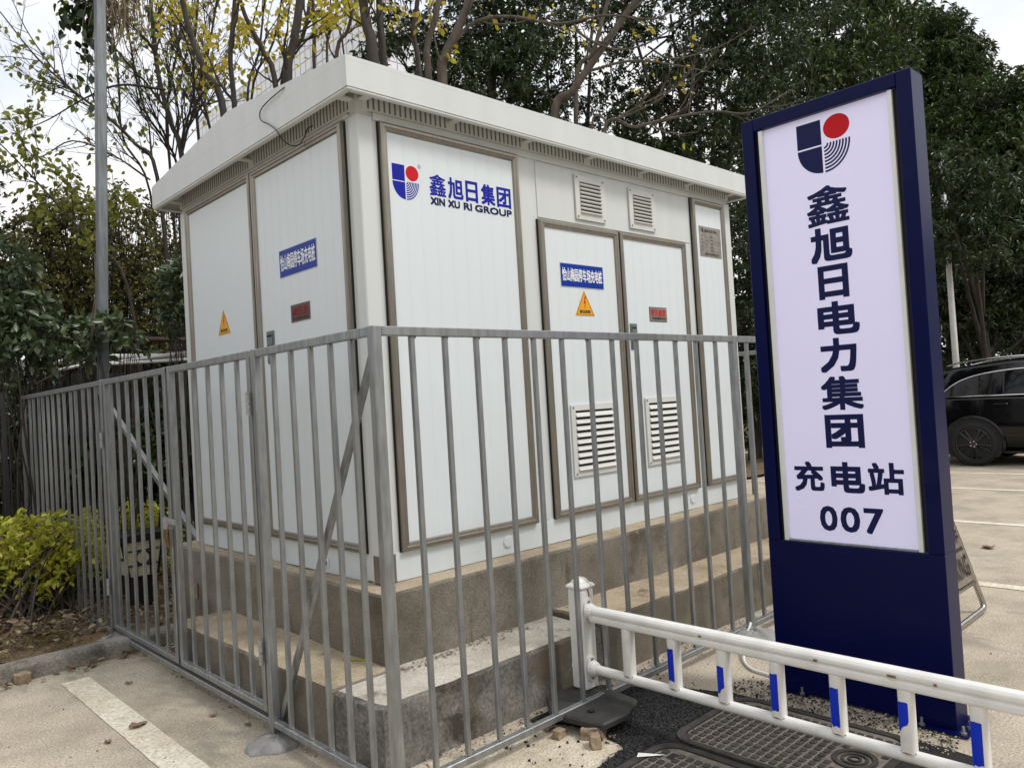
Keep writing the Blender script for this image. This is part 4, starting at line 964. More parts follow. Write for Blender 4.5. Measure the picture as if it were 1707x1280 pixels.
# left side: twiggy leaning trees against the sky
bare_tree([([(305, 275), (285, 205), (264, 125), (252, 10), (248, -90)], 9.6, .05, .03)], 'half bare tree just right of the galvanised pole', nleaf=170, leafm='leaf_olive', dens=1.4)
bare_tree([([(262, 295), (225, 240), (180, 196), (120, 150), (60, 95), (0, 20)], 9.2, .038, .010)], 'thin tree arching left across the sky behind the pole', nleaf=130, leafm='leaf_olive', dens=1.4, lenf=.5,
          extra=[([(275, 150), (200, 142), (140, 165), (80, 200), (20, 225)], 9.2, .016, .004), ([(250, 300), (190, 260), (120, 235), (60, 262), (15, 205)], 9.0, .012, .004), ([(180, 196), (110, 140), (50, 60), (20, 0)], 9.0, .012, .004)])
bare_tree([([(210, 470), (150, 400), (90, 335), (40, 280), (0, 240)], 8.6, .03, .008)], 'low leafy sapling leaning left under the bare twigs', nleaf=300, leafm='leaf_olive', dens=1.6, lenf=.55, lsize=.085)

def evergreen(center_px, d, lobes_px, n, label, leafm='leaf_dark', L=.11, Wd=.032, k=7, trunk_r=.14, droop=.3, spread=1.1, name='evergreen_tree', group='dense evergreens behind the kiosk'):
    """lobes_px: (px, py, radius_m, extra_depth)"""
    lobes = [(at(x, y, d+dd), r) for x, y, r, dd in lobes_px]; c0 = np.mean([l[0] for l in lobes], axis=0); base = (float(c0[0]), float(c0[1]), .03)
    t = thing(name, label, 'tree', base, group)
    P, A = lobes_points(lobes, n, 16); keep = P[:, 2] > .3; P, A = P[keep], A[keep]
    v, f = rosettes(P, A, k, L, Wd, spread, droop); o = link('crown', tri_mesh('crown', v-np.array(base), f, leafm), t, base); tag(o, kind='stuff')
    br = []; topz = max(l[0][2] for l in lobes)
    tr = cr([base, (base[0]+.1, base[1], topz*.35), (base[0]-.05, base[1]+.1, topz*.75)], 6); br.append((tr, np.linspace(trunk_r, trunk_r*.4, len(tr)), 10))
    for c, r in lobes:
        s = np.array(tr[int(len(tr)*random.uniform(.25, .8))]); q = cr([s, (s+c)/2+np.array([0, 0, .2]), c+np.array([0, 0, r*.3])], 5); br.append((q, np.linspace(trunk_r*.4, .02, len(q)), 6))
        for _ in range(5):
            dd = norm(rng.normal(size=3)); br.append(([c, c+dd*r*.5+np.array([0, 0, .05]), c+dd*r*.92], [.02, .014, .006], 4))
    v, f = tubes_arrays(br); link('trunk', tri_mesh('trunk', v-np.array(base), f, 'bark', True), t, base)
    return t
# behind the roof
evergreen(None, 11.5, [(700, 150, .9, 0), (780, 60, 1.0, .5), (820, 170, 1.0, 0), (740, 240, 1.0, -.3), (860, 20, .8, .6), (690, 60, .55, .3), (900, 120, .7, .2), (830, -60, 1.0, .4)], 4600, 'dark evergreen crown behind the forking trunks')
evergreen(None, 12.5, [(1120, 60, 1.15, 0), (1200, 150, 1.2, .3), (1120, 190, 1.0, 0), (1060, 250, .8, -.4), (1260, 30, 1.3, .6), (1150, -60, 1.2, 0), (1075, 300, .9, -.4), (1200, 300, 1.0, -.3), (1280, 220, 1.0, 0), (1040, 10, .55, 0)], 6200, 'dark evergreen crown left of the blue sign top')
evergreen(None, 13.5, [(930, 250, .9, 0), (980, 200, .6, .3), (1010, 320, 1.1, 0), (900, 30, .55, .4), (960, 40, .35, 0), (880, 210, .8, .4), (840, 290, 1.0, 0), (990, 0, .5, .2)], 2100, 'thin see-through evergreen between two denser crowns')
# tall mass behind the sign and car
evergreen(None, 19, [(1380, 60, 2.0, 0), (1300, 150, 1.9, 0), (1450, 40, 1.3, .5), (1400, 180, 2.0, 0), (1300, 300, 2.0, -1), (1350, -60, 1.7, 0), (1440, -40, .9, 0)], 7000, 'tall evergreen rising behind the blue sign', 'leaf_far', .17, .045, 7)
evergreen(None, 22, [(1540, 90, 1.25, 0), (1590, 130, 1.15, 0), (1500, 160, 1.6, .5), (1615, 85, .45, -.3), (1560, 200, 1.7, 0), (1500, 60, .9, .6), (1620, 190, .9, 0), (1470, 250, 1.8, 0), (1560, 52, .55, 0)], 8200, 'round topped evergreen against the sky right of the sign', 'leaf_far', .17, .045, 8)
evergreen(None, 20, [(1660, 190, 1.2, 0), (1720, 210, 1.4, 0), (1600, 260, 1.2, 0), (1680, 290, 1.5, -.5), (1620, 340, 1.4, -.8), (1720, 360, 1.6, -.4), (1560, 380, 1.4, -.6), (1790, 260, 1.8, 0), (1680, 160, .6, 0), (1706, 150, .5, 0)], 9000, 'broad evergreen with lower crown at the right edge', 'leaf_far', .16, .043, 8)
evergreen(None, 18, [(1590, 385, .72, -3.2), (1612, 330, .8, -3.0), (1560, 300, .9, -2.6), (1640, 400, .6, -2.8), (1600, 440, 1.2, 0), (1680, 460, 1.3, 0), (1740, 440, 1.3, 0), (1560, 500, 1.2, 0), (1640, 520, 1.2, .4), (1710, 540, 1.2, .2), (1590, 580, 1.1, .5), (1780, 520, 1.4, .3), (1500, 430, 1.5, .6)], 8600, 'low evergreen mass right behind the black car', 'leaf_dark', .15, .042, 7)
evergreen(None, 15, [(1250, 420, 1.0, 0), (1230, 560, 1.0, 0), (1280, 650, 1.0, 0), (1230, 700, .8, 0), (1300, 520, 1.1, .4), (1190, 640, .9, .4)], 4200, 'dark shrubby evergreen in the gap between kiosk and sign', 'leaf_dark', .13, .04, 7)
evergreen(None, 9.0, [(-95, 420, .7, 0), (-85, 520, .7, 0), (-150, 350, 1.0, 0), (-170, 520, 1.1, 0), (-330, 420, 1.3, .4), (-330, 600, 1.2, 0), (-120, 640, .9, 0), (-250, 250, 1.1, .3), (-480, 500, 1.5, .8)], 3800, 'dark evergreen at the left edge, spread out of view to darken trim reflections', 'leaf_dark', .11, .034, 7)  # unseen lobes past the frame added so bronze trim reflects dark foliage
# far wood closing the view under the crowns
PL = np.array([(-16, 19), (-4, 25), (8, 28), (18, 25), (27, 19), (31, 8), (32, -4), (30, -16), (20, -26), (4, -28), (-12, -24), (-22, -10), (-24, 6), (-16, 19)], float); HT = np.array([3.6, 3.6, 4.4, 6, 7, 7, 7, 8, 9, 9, 9, 9, 8, 3.6])  # belt round behind the camera is unseen, added to block low sky
sg = np.linalg.norm(np.diff(PL, axis=0), axis=1); cu = np.concatenate([[0], np.cumsum(sg)]); n = 26000; u = rng.uniform(0, cu[-1], n)
X = np.interp(u, cu, PL[:, 0]); Y = np.interp(u, cu, PL[:, 1]); Hh = np.interp(u, cu, HT)*(1+.14*np.sin(u*1.3)+.10*np.sin(u*2.9+1))
Z = Hh*rng.random(n)**.85; off = rng.normal(0, .9, (n, 2))*(1-.5*(Z/Hh))[:, None]
v, f = rosettes(np.stack([X+off[:, 0], Y+off[:, 1], Z+.1], 1), norm(rng.normal(size=(n, 3))+np.array([0, 0, .4])), 6, .42, .15, 1.1, .3)
tag(link('far_wood', tri_mesh('far_wood', v, f, 'leaf_dark'), None, (0, 0, 0)), 'dark undergrowth and wood closing the background below the crowns, with an unseen belt added to block low sky', 'wood', kind='stuff')
# left: tangled shrub and its backing
def shrub(lobes_px, d, n, label, leafm, L, Wd, k, twigs, name='shrub', group=None, droop=.15, twigm='twig', spread=1.2, shape=4):
    lobes = [(at(x, y, d+dd), r) for x, y, r, dd in lobes_px]; c0 = np.mean([l[0] for l in lobes], axis=0); base = (float(c0[0]), float(c0[1]), .08)
    t = thing(name, label, 'shrub', base, group); P, A = lobes_points(lobes, n); keep = P[:, 2] > .12; P, A = P[keep], A[keep]
    v, f = rosettes(P, A, k, L, Wd, spread, droop, shape); o = link('foliage', tri_mesh('foliage', v-np.array(base), f, leafm), t, base); tag(o, kind='stuff')
    br = []
    for i in range(twigs):
        c, r = lobes[i % len(lobes)]; e = c+norm(rng.normal(size=3))*r*random.uniform(.6, 1.1); s = np.array([base[0]+random.gauss(0, .15), base[1]+random.gauss(0, .15), .02])
        m1 = s*.55+e*.45+np.array([random.gauss(0, .1), random.gauss(0, .1), .12]); q = cr([s, m1, e], 4); br.append((q, np.linspace(random.uniform(.006, .016), .002, len(q)), 4))
    v, f = tubes_arrays(br); link('stem', tri_mesh('stem', v-np.array(base), f, twigm), t, base); return t
shrub([(120, 430, .75, 0), (200, 400, .6, 0), (90, 500, .7, .2), (180, 480, .75, 0), (250, 470, .45, .3), (130, 360, .35, .1), (60, 420, .5, .3), (225, 540, .6, .2), (150, 560, .6, .3), (210, 350, .3, 0), (90, 350, .3, 0), (60, 380, .3, 0)], 9.6, 4300, 'tangled olive flowering shrub behind the galvanised pole', 'leaf_shrub', .065, .034, 5, 620)
shrub([(290, 380, .5, 0), (300, 470, .6, 0), (270, 560, .7, 0), (310, 330, .35, 0), (320, 550, .7, 0), (250, 620, .7, 0)], 11.0, 1900, 'sparse dark shrub between pole and kiosk with sky showing through', 'leaf_dark', .075, .034, 5, 160)
shrub([(300, 470, .22, 0), (318, 500, .25, 0), (300, 530, .2, 0), (325, 450, .2, 0)], 8.2, 260, 'bright leafy sprig beside the kiosk back corner', 'leaf_glossy', .11, .04, 6, 30)
shrub([(20, 520, .28, 0), (60, 560, .25, 0), (30, 600, .3, 0), (100, 580, .22, 0), (150, 590, .16, 0), (10, 440, .25, 0), (-30, 520, .4, 0), (75, 505, .14, 0)], 7.2, 330, 'glossy broadleaf shrub reaching over the fence at the left edge', 'leaf_glossy', .115, .052, 6, 70, spread=1.3, shape=6)
shrub([(215, 560, .12, 0), (195, 545, .10, 0), (225, 580, .10, 0), (150, 545, .11, 0), (140, 575, .10, 0)], 6.6, 46, 'broad leaf sprigs crossing in front of the pole', 'leaf_glossy', .11, .05, 6, 26, spread=1.3, shape=6)
shrub([(15, 690, .35, 0), (40, 760, .4, 0), (10, 820, .4, 0), (70, 800, .3, 0)], 8.2, 330, 'dark leafy plant at the far left behind the iron bars', 'leaf_dark', .12, .05, 6, 40, shape=6)
shrub([(255, 740, .4, 0), (300, 760, .45, 0), (280, 810, .35, 0), (200, 760, .45, .5), (150, 760, .5, .8), (100, 740, .5, 1.0)], 8.4, 620, 'dark broadleaf bushes inside the fence left of the kiosk', 'leaf_dark', .15, .065, 7, 70, shape=6)
shrub([(160, 660, .7, 0), (230, 680, .8, 0), (100, 690, .7, 0), (290, 660, .7, 0), (50, 650, .7, 0)], 12.5, 1500, 'shadowy hedge far behind the galvanised fence', 'leaf_dark', .11, .05, 6, 60)
HG = 'yellow-green hedge plants by the fence'
shrub([(25, 905, .24, 0), (75, 895, .24, 0), (125, 900, .22, 0), (-15, 920, .26, 0), (50, 950, .24, 0), (100, 955, .22, 0), (150, 935, .18, 0)], 6.0, 430, 'yellow-green hedge plant outside the fence above the leaf litter', 'leaf_hedge', .066, .030, 6, 110, 'hedge_plant', HG, shape=6, twigm='bark_pale')
shrub([(20, 960, .2, 0), (75, 970, .2, 0), (-20, 980, .2, 0), (110, 985, .12, 0)], 6.1, 240, 'darker lower leaves under the yellow-green hedge plant', 'leaf_hedge_low', .06, .03, 6, 40, 'hedge_plant', HG, shape=6)
shrub([(150, 885, .2, 0), (185, 890, .22, 0), (225, 872, .22, 0), (258, 885, .18, 0), (195, 940, .22, 0), (140, 940, .2, 0), (240, 930, .2, 0)], 6.9, 620, 'yellow-green hedge plant inside the gate behind the lawn lamp', 'leaf_hedge', .062, .03, 6, 50, 'hedge_plant', HG, shape=6)
# ivy and dead creeper at the head of the pole
pole = thing('steel_pole', 'tall square galvanised pole standing inside the fence on the left', 'pole', (2.0, 7.37, 0))
pb = MB(); pb.bar((2.0, 7.37, -.02), tuple(at(166, -60, 6.75)), .08, .08, (0, 1, 0)); pb.build('shaft', 'galvanised_dimmed', pole, bevel=.006)
P1 = at(158, 640, 6.68); P2 = at(322, 888, 5.75); P2 = P1+(P2-P1)*((P1[2]-.05)/(P1[2]-P2[2])); pb = MB(); pb.bar(P1, P2, .035, .035, (1, 0, 0)); pb.build('stay', 'galvanised', pole)
pb = MB(); pb.box((1.90, 7.27, .06), (2.10, 7.47, .10)); pb.build('base_plate', 'galvanised', pole)
iv = thing('creeper', 'dark ivy and dead brown tendrils hanging at the top of the pole', 'creeper', tuple(at(165, 60, 6.6)))
c0 = np.array(wloc(iv))
P = np.concatenate([at(148, 30, 6.98)+rng.normal(0, 1, (150, 3))*np.array([.07, .05, .26]), at(178, -10, 6.98)+rng.normal(0, 1, (90, 3))*np.array([.16, .05, .14]), at(125, 15, 6.98)+rng.normal(0, 1, (70, 3))*np.array([.07, .05, .13])])
v, f = leaf_arrays(P, rng.normal(size=(len(P), 3))+np.array([0, 0, -1.]), .085, .06, .15, 6); o = link('leaves', tri_mesh('leaves', v-c0, f, 'leaf_dark'), iv, tuple(c0)); tag(o, kind='stuff')
br = []
for i in range(70):
    s = at(random.gauss(200, 22), random.uniform(-30, 15), 6.9); e = s+np.array([random.gauss(0, .07), random.gauss(0, .05), -random.uniform(.1, .55)]); q = cr([s, (s+e)/2+rng.normal(0, .03, 3), e], 4); br.append((q, np.linspace(.005, .002, len(q)), 4))
v, f = tubes_arrays(br); o = link('dead_tendrils', tri_mesh('dead_tendrils', v-c0, f, 'leaf_dry'), iv, tuple(c0)); tag(o, kind='stuff')
vine = MB(); vine.tube(cr([at(160, 500, 6.55), at(154, 560, 6.5), at(130, 600, 6.6), at(60, 640, 6.9)], 6), .006, 5); vine.tube(cr([at(157, 420, 6.58), at(160, 480, 6.55), at(153, 540, 6.55), at(155, 600, 6.6)], 6), .007, 5)
vine.build('bare_vine', 'bark_pale', iv)

# ------------------------------------------------------------------ pipes, iron bars, lamp, building, wall
def pipe(name, pts, d, r, m, label, grp=None):
    b = MB(); b.tube([at(x, y, d) for x, y in pts], r, 10); tag(b.build(name, m, smooth=True), label, 'pipe', grp)
pipe('conduit_pipe', [(60, 607), (180, 595), (330, 594)], 8.4, .034, 'pvc_white', 'thickest white pipe running level behind the fence to the kiosk', 'white pipes behind the fence')
pipe('conduit_pipe', [(40, 600), (180, 606), (330, 585)], 8.3, .020, 'pvc_white', 'thin white pipe crossing over the thick one near the kiosk', 'white pipes behind the fence')
pipe('conduit_pipe', [(40, 630), (130, 610), (330, 598)], 8.2, .018, 'pvc_white', 'lowest thin white pipe sloping down to the left', 'white pipes behind the fence')
pipe('drain_pipe', [(203, 564), (340, 568)], 8.9, .030, 'pipe_brown', 'dark red-brown pipe above the white pipes left of the kiosk')
for i, (x, lab) in enumerate(((95, 'dark post carrying the pipes, left of two'), (126, 'dark post carrying the pipes, beside the pole'), (190, 'thick dark post right behind the pole'))):
    p = at(x, 620, 8.5); b = MB(); r = .04 if i < 2 else .09; b.box((p[0]-r, p[1]-r, 0), (p[0]+r, p[1]+r, p[2]-.02)); tag(b.build('pipe_post', 'iron_dark', origin=(p[0], p[1], 0), bevel=.005), lab, 'post', 'dark posts under the pipes')
irn = thing('iron_railing', 'dark iron railing bars at the far left edge', 'railing', tuple(np.append(at(8, 800, 6.9)[:2], .07)))
for x in (-28, 6, 12+30):
    p = at(x, 700, 7.0+(x > 30)*1.2); b = MB(); b.box((p[0]-.018, p[1]-.018, .02), (p[0]+.018, p[1]+.018, 1.85)); b.build('bar', 'iron_dark', irn)
# lawn lamp
lp = (1.995, 6.42, .07); lamp = thing('lawn_lamp', 'black lawn lamp with cream lattice shade behind the gate', 'lamp', lp)
b = MB(); b.box((lp[0]-.075, lp[1]-.06, .05), (lp[0]+.075, lp[1]+.06, .34)); b.build('stem', 'lamp_black', lamp, bevel=.006)
b = MB(); b.prism([(lp[0]-.10, .335), (lp[0]+.10, .335), (lp[0]+.145, .60), (lp[0]-.145, .60)], 'y', lp[1]-.10, lp[1]+.10); b.build('lamp_shade', 'lamp_cream', lamp)
b = MB(); b.box((lp[0]-.19, lp[1]-.14, .60), (lp[0]+.19, lp[1]+.14, .665)); b.build('cap', 'lamp_black', lamp, bevel=.01)
g = MB()
for (x0, z0), (x1, z1) in (((-.10, .335), (-.145, .60)), ((.10, .335), (.145, .60)), ((-.05, .34), (-.055, .60)), ((.05, .34), (.055, .60)), ((-.12, .53), (.12, .53)), ((-.11, .42), (.11, .42))):
    g.bar((lp[0]+x0, lp[1]-.104, z0), (lp[0]+x1, lp[1]-.104, z1), .010, .016, (0, 1, 0))
ring = [(lp[0]+.052*math.cos(a), lp[1]-.104, .475+.052*math.sin(a)) for a in np.linspace(0, 2*PI, 21)]
g.tube(ring, .007, 6); g.build('lattice', 'lamp_black', lamp)
for s in (-1, 1):
    g = MB(); g.bar((lp[0]+s*.104, lp[1]-.10, .335), (lp[0]+s*.149, lp[1]-.10, .60), .016, .016, (0, 1, 0)); g.bar((lp[0]+s*.127, lp[1]-.10, .47), (lp[0]+s*.127, lp[1]+.10, .47), .012, .016); g.build('side_bar', 'lamp_black', lamp)
# grey wall with pale pillars at the back left
gw = thing('garden_building', 'low grey rendered outbuilding wall with pale pillars far left behind the shrubs', 'building', tuple(np.append(at(150, 700, 17)[:2], 0)))
A = at(-160, 700, 16.5); B = at(420, 680, 18.5); A[2] = B[2] = 0; dv = norm(B-A); nv_ = np.array([-dv[1], dv[0], 0])
b = MB(); 
q = [A, B, B+nv_*3, A+nv_*3]; b.v = [(p[0], p[1], 0) for p in q]+[(p[0], p[1], 3.0) for p in q]; b.f = [(0, 1, 5, 4), (1, 2, 6, 5), (2, 3, 7, 6), (3, 0, 4, 7), (4, 5, 6, 7)]; b.m = [0]*5; b.build('wall', 'wall_grey', gw)
for t_ in (.16, .29, .40, .52, .64):
    p = A+(B-A)*t_-nv_*.08; b = MB(); b.bar((p[0], p[1], 0), (p[0], p[1], 3.05), .32, .3, tuple(dv)); b.build('pillar', 'pillar_pale', gw)
# tiled tower far behind the bare trees
cor = at(606, -14, 40); Ht = float(cor[2]); tw = thing('tiled_tower', 'pale tower block with gridded facade, washed out behind the bare trees', 'building', (cor[0], cor[1], 0))
b = MB(); b.box((cor[0], cor[1], 0), (cor[0]+10, cor[1]+22, Ht)); b.build('core', 'building_joint', tw)
b = MB(); pt = .62
for i in range(int(22/pt)):
    for j in range(8, int(Ht/pt)):
        y0, z0 = cor[1]+i*pt+.02, j*pt+.02; b.quad((cor[0]-.03, y0, z0), (cor[0]-.03, y0+pt-.05, z0), (cor[0]-.03, y0+pt-.05, z0+pt-.05), (cor[0]-.03, y0, z0+pt-.05))
        x0 = cor[0]+i*pt+.02
        if i*pt < 9.4: b.quad((x0, cor[1]-.03, z0), (x0+pt-.05, cor[1]-.03, z0), (x0+pt-.05, cor[1]-.03, z0+pt-.05), (x0, cor[1]-.03, z0+pt-.05))
o = b.build('facade_panel', 'building_white', tw); tag(o, kind='stuff')

# far street lamp and its pole
lpb = at(1601, 700, 15.6); sp = thing('lamp_post', 'slim white lamp post behind the black car', 'lamp post', (lpb[0], lpb[1], 0))
b = MB(); b.tube([(lpb[0], lpb[1], 0), (lpb[0]-.02, lpb[1], 2.2), (lpb[0]-.05, lpb[1], 5.4)], [.068, .060, .050], 12); b.build('shaft', 'white_paint', sp, smooth=True)
b = MB(); b.tube([(lpb[0]-.05, lpb[1], 5.4), (lpb[0]-.05, lpb[1], 5.5), (lpb[0]-.05, lpb[1], 5.85), (lpb[0]-.05, lpb[1], 5.92)], [.05, .13, .16, .05], 14); b.build('lantern', 'white_paint', sp, smooth=True)

# ------------------------------------------------------------------ stainless A-frame board
af = thing('folding_board', 'stainless steel no-parking A-frame board behind the blue sign', 'sign', (5.05, 1.70, 0))
def aframe(yb, yt, side):
    xl, xr, xtl, xtr, H = 4.62, 5.47, 4.86, 5.20, .86
    Pf = lambda u, v: np.array([xl+(xtl-xl)*v+((xr+(xtr-xr)*v)-(xl+(xtl-xl)*v))*u, yb+(yt-yb)*v, .025+H*v])
    b = MB(); loop = [Pf(0.05, 0), Pf(.95, 0), Pf(.99, .02), Pf(1, .06), Pf(1, 1), Pf(0, 1), Pf(0, .06), Pf(.01, .02), Pf(.05, 0)]
    b.tube(loop, .018, 10, cap=False); b.tube([Pf(.0, .20), Pf(1, .20)], .014, 8); b.build('tube_frame', 'stainless', af, smooth=True)
    b = MB(); n_ = np.array([0, side*.006, 0]); b.quad(*[tuple(Pf(u, v)+n_) for u, v in ((.03, .22), (.97, .22), (.97, .97), (.03, .97))])
    pn = b.build('panel', 'plate_steel', af)
    if side < 0:
        t = MB(); U = Pf(1, .2)-Pf(0, .2); V = Pf(.5, 1)-Pf(.5, .2)
        O = Pf(0, .2)+np.array([0, -.010, 0]); 
        fit_text(t, 'NO PARKING', O, U, V, (.10, .08, .93, .26), .01, 0); flat_mesh(t, 'english_lettering', ['ink_black'], pn, (0, -.002, 0))
        t = MB(); flat_poly(t, [(.08, .31), (.92, .31), (.92, .335), (.08, .335)], O, U, V, 0); flat_mesh(t, 'rule', ['ink_black'], pn, (0, -.002, 0))
        t = MB(); fit_text(t, '禁止停车', O, U, V, (.14, .38, .88, .58), .02, 0); flat_mesh(t, 'lettering', ['ink_black'], pn, (0, -.002, 0))
aframe(1.56, 1.72, -1); aframe(1.90, 1.745, 1)

# ------------------------------------------------------------------ black SUV
CXW, CYW = 14.12, 4.0; car = thing('parked_car', 'black SUV parked beyond the blue sign, rear side showing', 'car', (CXW+.85, CYW-1.4, 0))
# local: s = distance forward from rear axle (towards -y), t = across (x), near side at CXW
def CP(s, tt, z): return (CXW+tt, CYW-s, z)
HW = .96
# body: loft of cross sections along s; each: (s, half width, zbottom, belt z)
secs = [(-.98, .80, .52, .98), (-.94, .87, .38, 1.04), (-.80, .92, .30, 1.10), (-.4, .95, .27, 1.13), (.2, .96, .26, 1.13), (1.2, .96, .25, 1.11), (2.2, .96, .25, 1.09), (2.9, .95, .26, 1.05), (3.4, .93, .28, .98), (3.75, .86, .34, .86), (3.86, .76, .45, .74)]
b = MB(); K = 12
for s, hw, zb_, zt_ in secs:
    prof = [(-hw*.86, zb_), (-hw*.97, zb_+.10), (-hw, zb_+.32), (-hw*.99, (zb_+zt_)/2+.08), (-hw*.965, zt_-.05), (-hw*.90, zt_)]
    prof = prof+[(-a, z) for a, z in prof[::-1]]
    b.v += [CP(s, .90+a, z) for a, z in prof]
for j in range(len(secs)-1):
    for k in range(K): b.f.append((j*K+k, j*K+(k+1) % K, (j+1)*K+(k+1) % K, (j+1)*K+k)); b.m.append(0)
b.f.append(tuple(range(K))); b.m.append(0); b.f.append(tuple((len(secs)-1)*K+k for k in range(K))[::-1]); b.m.append(0)
body = b.build('body', 'car_black', car, smooth=True); smooth_by_angle(body.data, 45)
# greenhouse
gs = [(-.86, .66, 1.10, 1.14), (-.62, .70, 1.10, 1.50), (-.30, .72, 1.10, 1.63), (.5, .73, 1.10, 1.70), (1.3, .72, 1.08, 1.68), (1.85, .68, 1.06, 1.52), (2.55, .62, 1.03, 1.08)]
b = MB(); K = 8
for s, hw, zb_, zt_ in gs:
    pr = [(-.86, zb_), (-.86+(.86-hw)*.85, zb_+(zt_-zb_)*.86), (-hw+.05, zt_-.015), (-hw*.5, zt_)]
    pr = pr+[(-a, z) for a, z in pr[::-1]]; b.v += [CP(s, .90+a, z) for a, z in pr]
for j in range(len(gs)-1):
    for k in range(K): b.f.append((j*K+k, j*K+(k+1) % K, (j+1)*K+(k+1) % K, (j+1)*K+k)); b.m.append(0)
b.f.append(tuple(range(K))); b.m.append(0); b.f.append(tuple((len(gs)-1)*K+k for k in range(K))[::-1]); b.m.append(0)
o = b.build('cabin', 'car_black', car); smooth_by_angle(o.data, 40)
# side glass, chrome surround on both sides
def gl(s, z, side, off):      # point on cabin side
    z0, z1 = 1.10, 1.60; f_ = (z-z0)/(z1-z0); tt = -.872+.125*f_-off
    return CP(s, .90+(tt if side < 0 else -tt), z)
out_top = [(-.52, 1.135), (-.30, 1.32), (-.05, 1.44), (.30, 1.51), (.8, 1.545), (1.3, 1.53), (1.75, 1.42), (2.2, 1.18), (2.25, 1.135)]
for side in (-1, 1):
    # pillars split the glass in three panes
    def top(s): return float(np.interp(s, [p[0] for p in out_top], [p[1] for p in out_top]))
    for s0, s1 in ((-.50, .10), (.115, .43), (.46, 1.28), (1.34, 2.20)):
        ss = np.linspace(s0, s1, 9); b = MB(); n = len(ss)
        b.v = [gl(s, 1.137, side, .006) for s in ss]+[gl(s, max(1.138, top(s)-.012), side, .006) for s in ss]
        for k in range(n-1): b.f.append((k, k+1, n+k+1, n+k)); b.m.append(0)
        b.build('side_window', 'car_glass', car)
    b = MB(); lo = [gl(s, 1.132, side, .012) for s, z in ((-.56, 0), (.4, 0), (1.3, 0), (2.25, 0))]
    b.tube(lo, .011, 6); b.tube(cr([gl(s, z, side, .012) for s, z in out_top], 4), .011, 6); b.build('chrome_trim', 'chrome', car, smooth=True)
    b = MB(); b.tube(cr([CP(s, .90+side*.64, z) for s, z in ((-.4, 1.655), (.0, 1.72), (.8, 1.745), (1.5, 1.71))], 4), .014, 6); b.build('roof_rail', 'chrome', car)
    for s in (.12, 1.30):
        b = MB(); b.tube([CP(s-.02, .90+side*.963, .42), CP(s, .90+side*.965, .8), CP(s+.03, .90+side*.93, 1.09)], .0035, 4); b.build('door_seam', 'gap_black', car)
    for s in (.32, 1.62):
        b = MB(); b.bar(CP(s, .90+side*.962, .985), CP(s+.2, .90+side*.962, .99), .03, .03); b.build('door_handle', 'car_black', car, bevel=.006)
    for s0 in (0, 2.82):
        # wheel arch lip
        b = MB(); arc = [(s0+.43*math.cos(a), .36+.43*math.sin(a)) for a in np.linspace(-.25, PI+.25, 26)]
        b.tube([CP(s, .90+side*.945, z) for s, z in arc], .034, 8); b.build('wheel_arch', 'car_black', car, smooth=True)
        b = MB(); disc = [(s0+.415*math.cos(a), .36+.415*math.sin(a)) for a in np.linspace(0, 2*PI, 32, endpoint=False)]
        xx = .90+side*.966; b.v = [CP(s, xx, max(.15, z)) for s, z in disc]; b.f = [tuple(range(32))]; b.m = [0]; b.build('wheel_well', 'gap_black', car)
        # wheel: tyre (lathe), rim, spokes, hub
        def lathe(prof, n=40):
            q = MB()
            for k in range(n):
                a = 2*PI*k/n
                for r, d in prof: q.v.append(CP(s0+r*math.cos(a), .90+side*d, .362+r*math.sin(a)))
            m_ = len(prof)
            for k in range(n):
                for j in range(m_-1): q.f.append((k*m_+j, ((k+1) % n)*m_+j, ((k+1) % n)*m_+j+1, k*m_+j+1)); q.m.append(0)
            return q
        wh = lathe([(.255, .80), (.34, .79), (.362, .82), (.362, .94), (.352, .975), (.30, .992), (.262, .985), (.255, .97)]).build('wheel', 'tyre', car, smooth=True)
        lathe([(.258, .972), (.262, .990), (.248, .992), (.240, .975), (.235, .90)]).build('rim', 'rim_black', wh, smooth=True)
        lathe([(.236, .895), (.10, .885), (.0, .885)]).build('brake_disc', 'iron_dark', wh)
        q = MB()
        for k in range(10):
            a = 2*PI*k/10+(.13 if k % 2 else -.13)
            q.bar(CP(s0+.05*math.cos(a), .90+side*.962, .362+.05*math.sin(a)), CP(s0+.25*math.cos(a), .90+side*.980, .362+.25*math.sin(a)), .032, .026, (1, 0, 0))
        q.build('spokes', 'rim_black', wh, bevel=.004)
        lathe([(.065, .96), (.06, .985), (.03, .990), (.0, .990)], 16).build('hub', 'rim_black', wh)
        q = MB()
        for k in range(5):
            a = 2*PI*k/5; q.tube([CP(s0+.045*math.cos(a), .90+side*.985, .362+.045*math.sin(a)), CP(s0+.045*math.cos(a), .90+side*.994, .362+.045*math.sin(a))], .010, 6)
        q.build('wheel_nut', 'chrome', wh)
b = MB(); b.box(CP(3.6, .05, .20), CP(-.8, 1.75, .24)); b.build('underbody', 'black_plastic', car)
for side in (-1, 1):
    b = MB(); b.prism([(CYW+.93, .86), (CYW+.99, .86), (CYW+.985, 1.02), (CYW+.90, 1.03)], 'x', CXW+.90+side*.55, CXW+.90+side*.86); b.build('tail_light', 'ink_red', car)
    b = MB(); b.prism([(CYW-3.83, .66), (CYW-3.74, .68), (CYW-3.66, .80), (CYW-3.80, .78)], 'x', CXW+.90+side*.5, CXW+.90+side*.80); b.build('headlight', 'chrome', car)
# pale electric cabinet seen over the car roof
p = at(1640, 612, 19.5); b = MB(); b.box((p[0]-.3, p[1]-.75, 0), (p[0]+.3, p[1]+.75, 1.68)); tag(b.build('meter_cabinet', 'handle_grey', origin=(p[0], p[1], 0), bevel=.02), 'small grey cabinet just showing over the black car roof', 'cabinet')

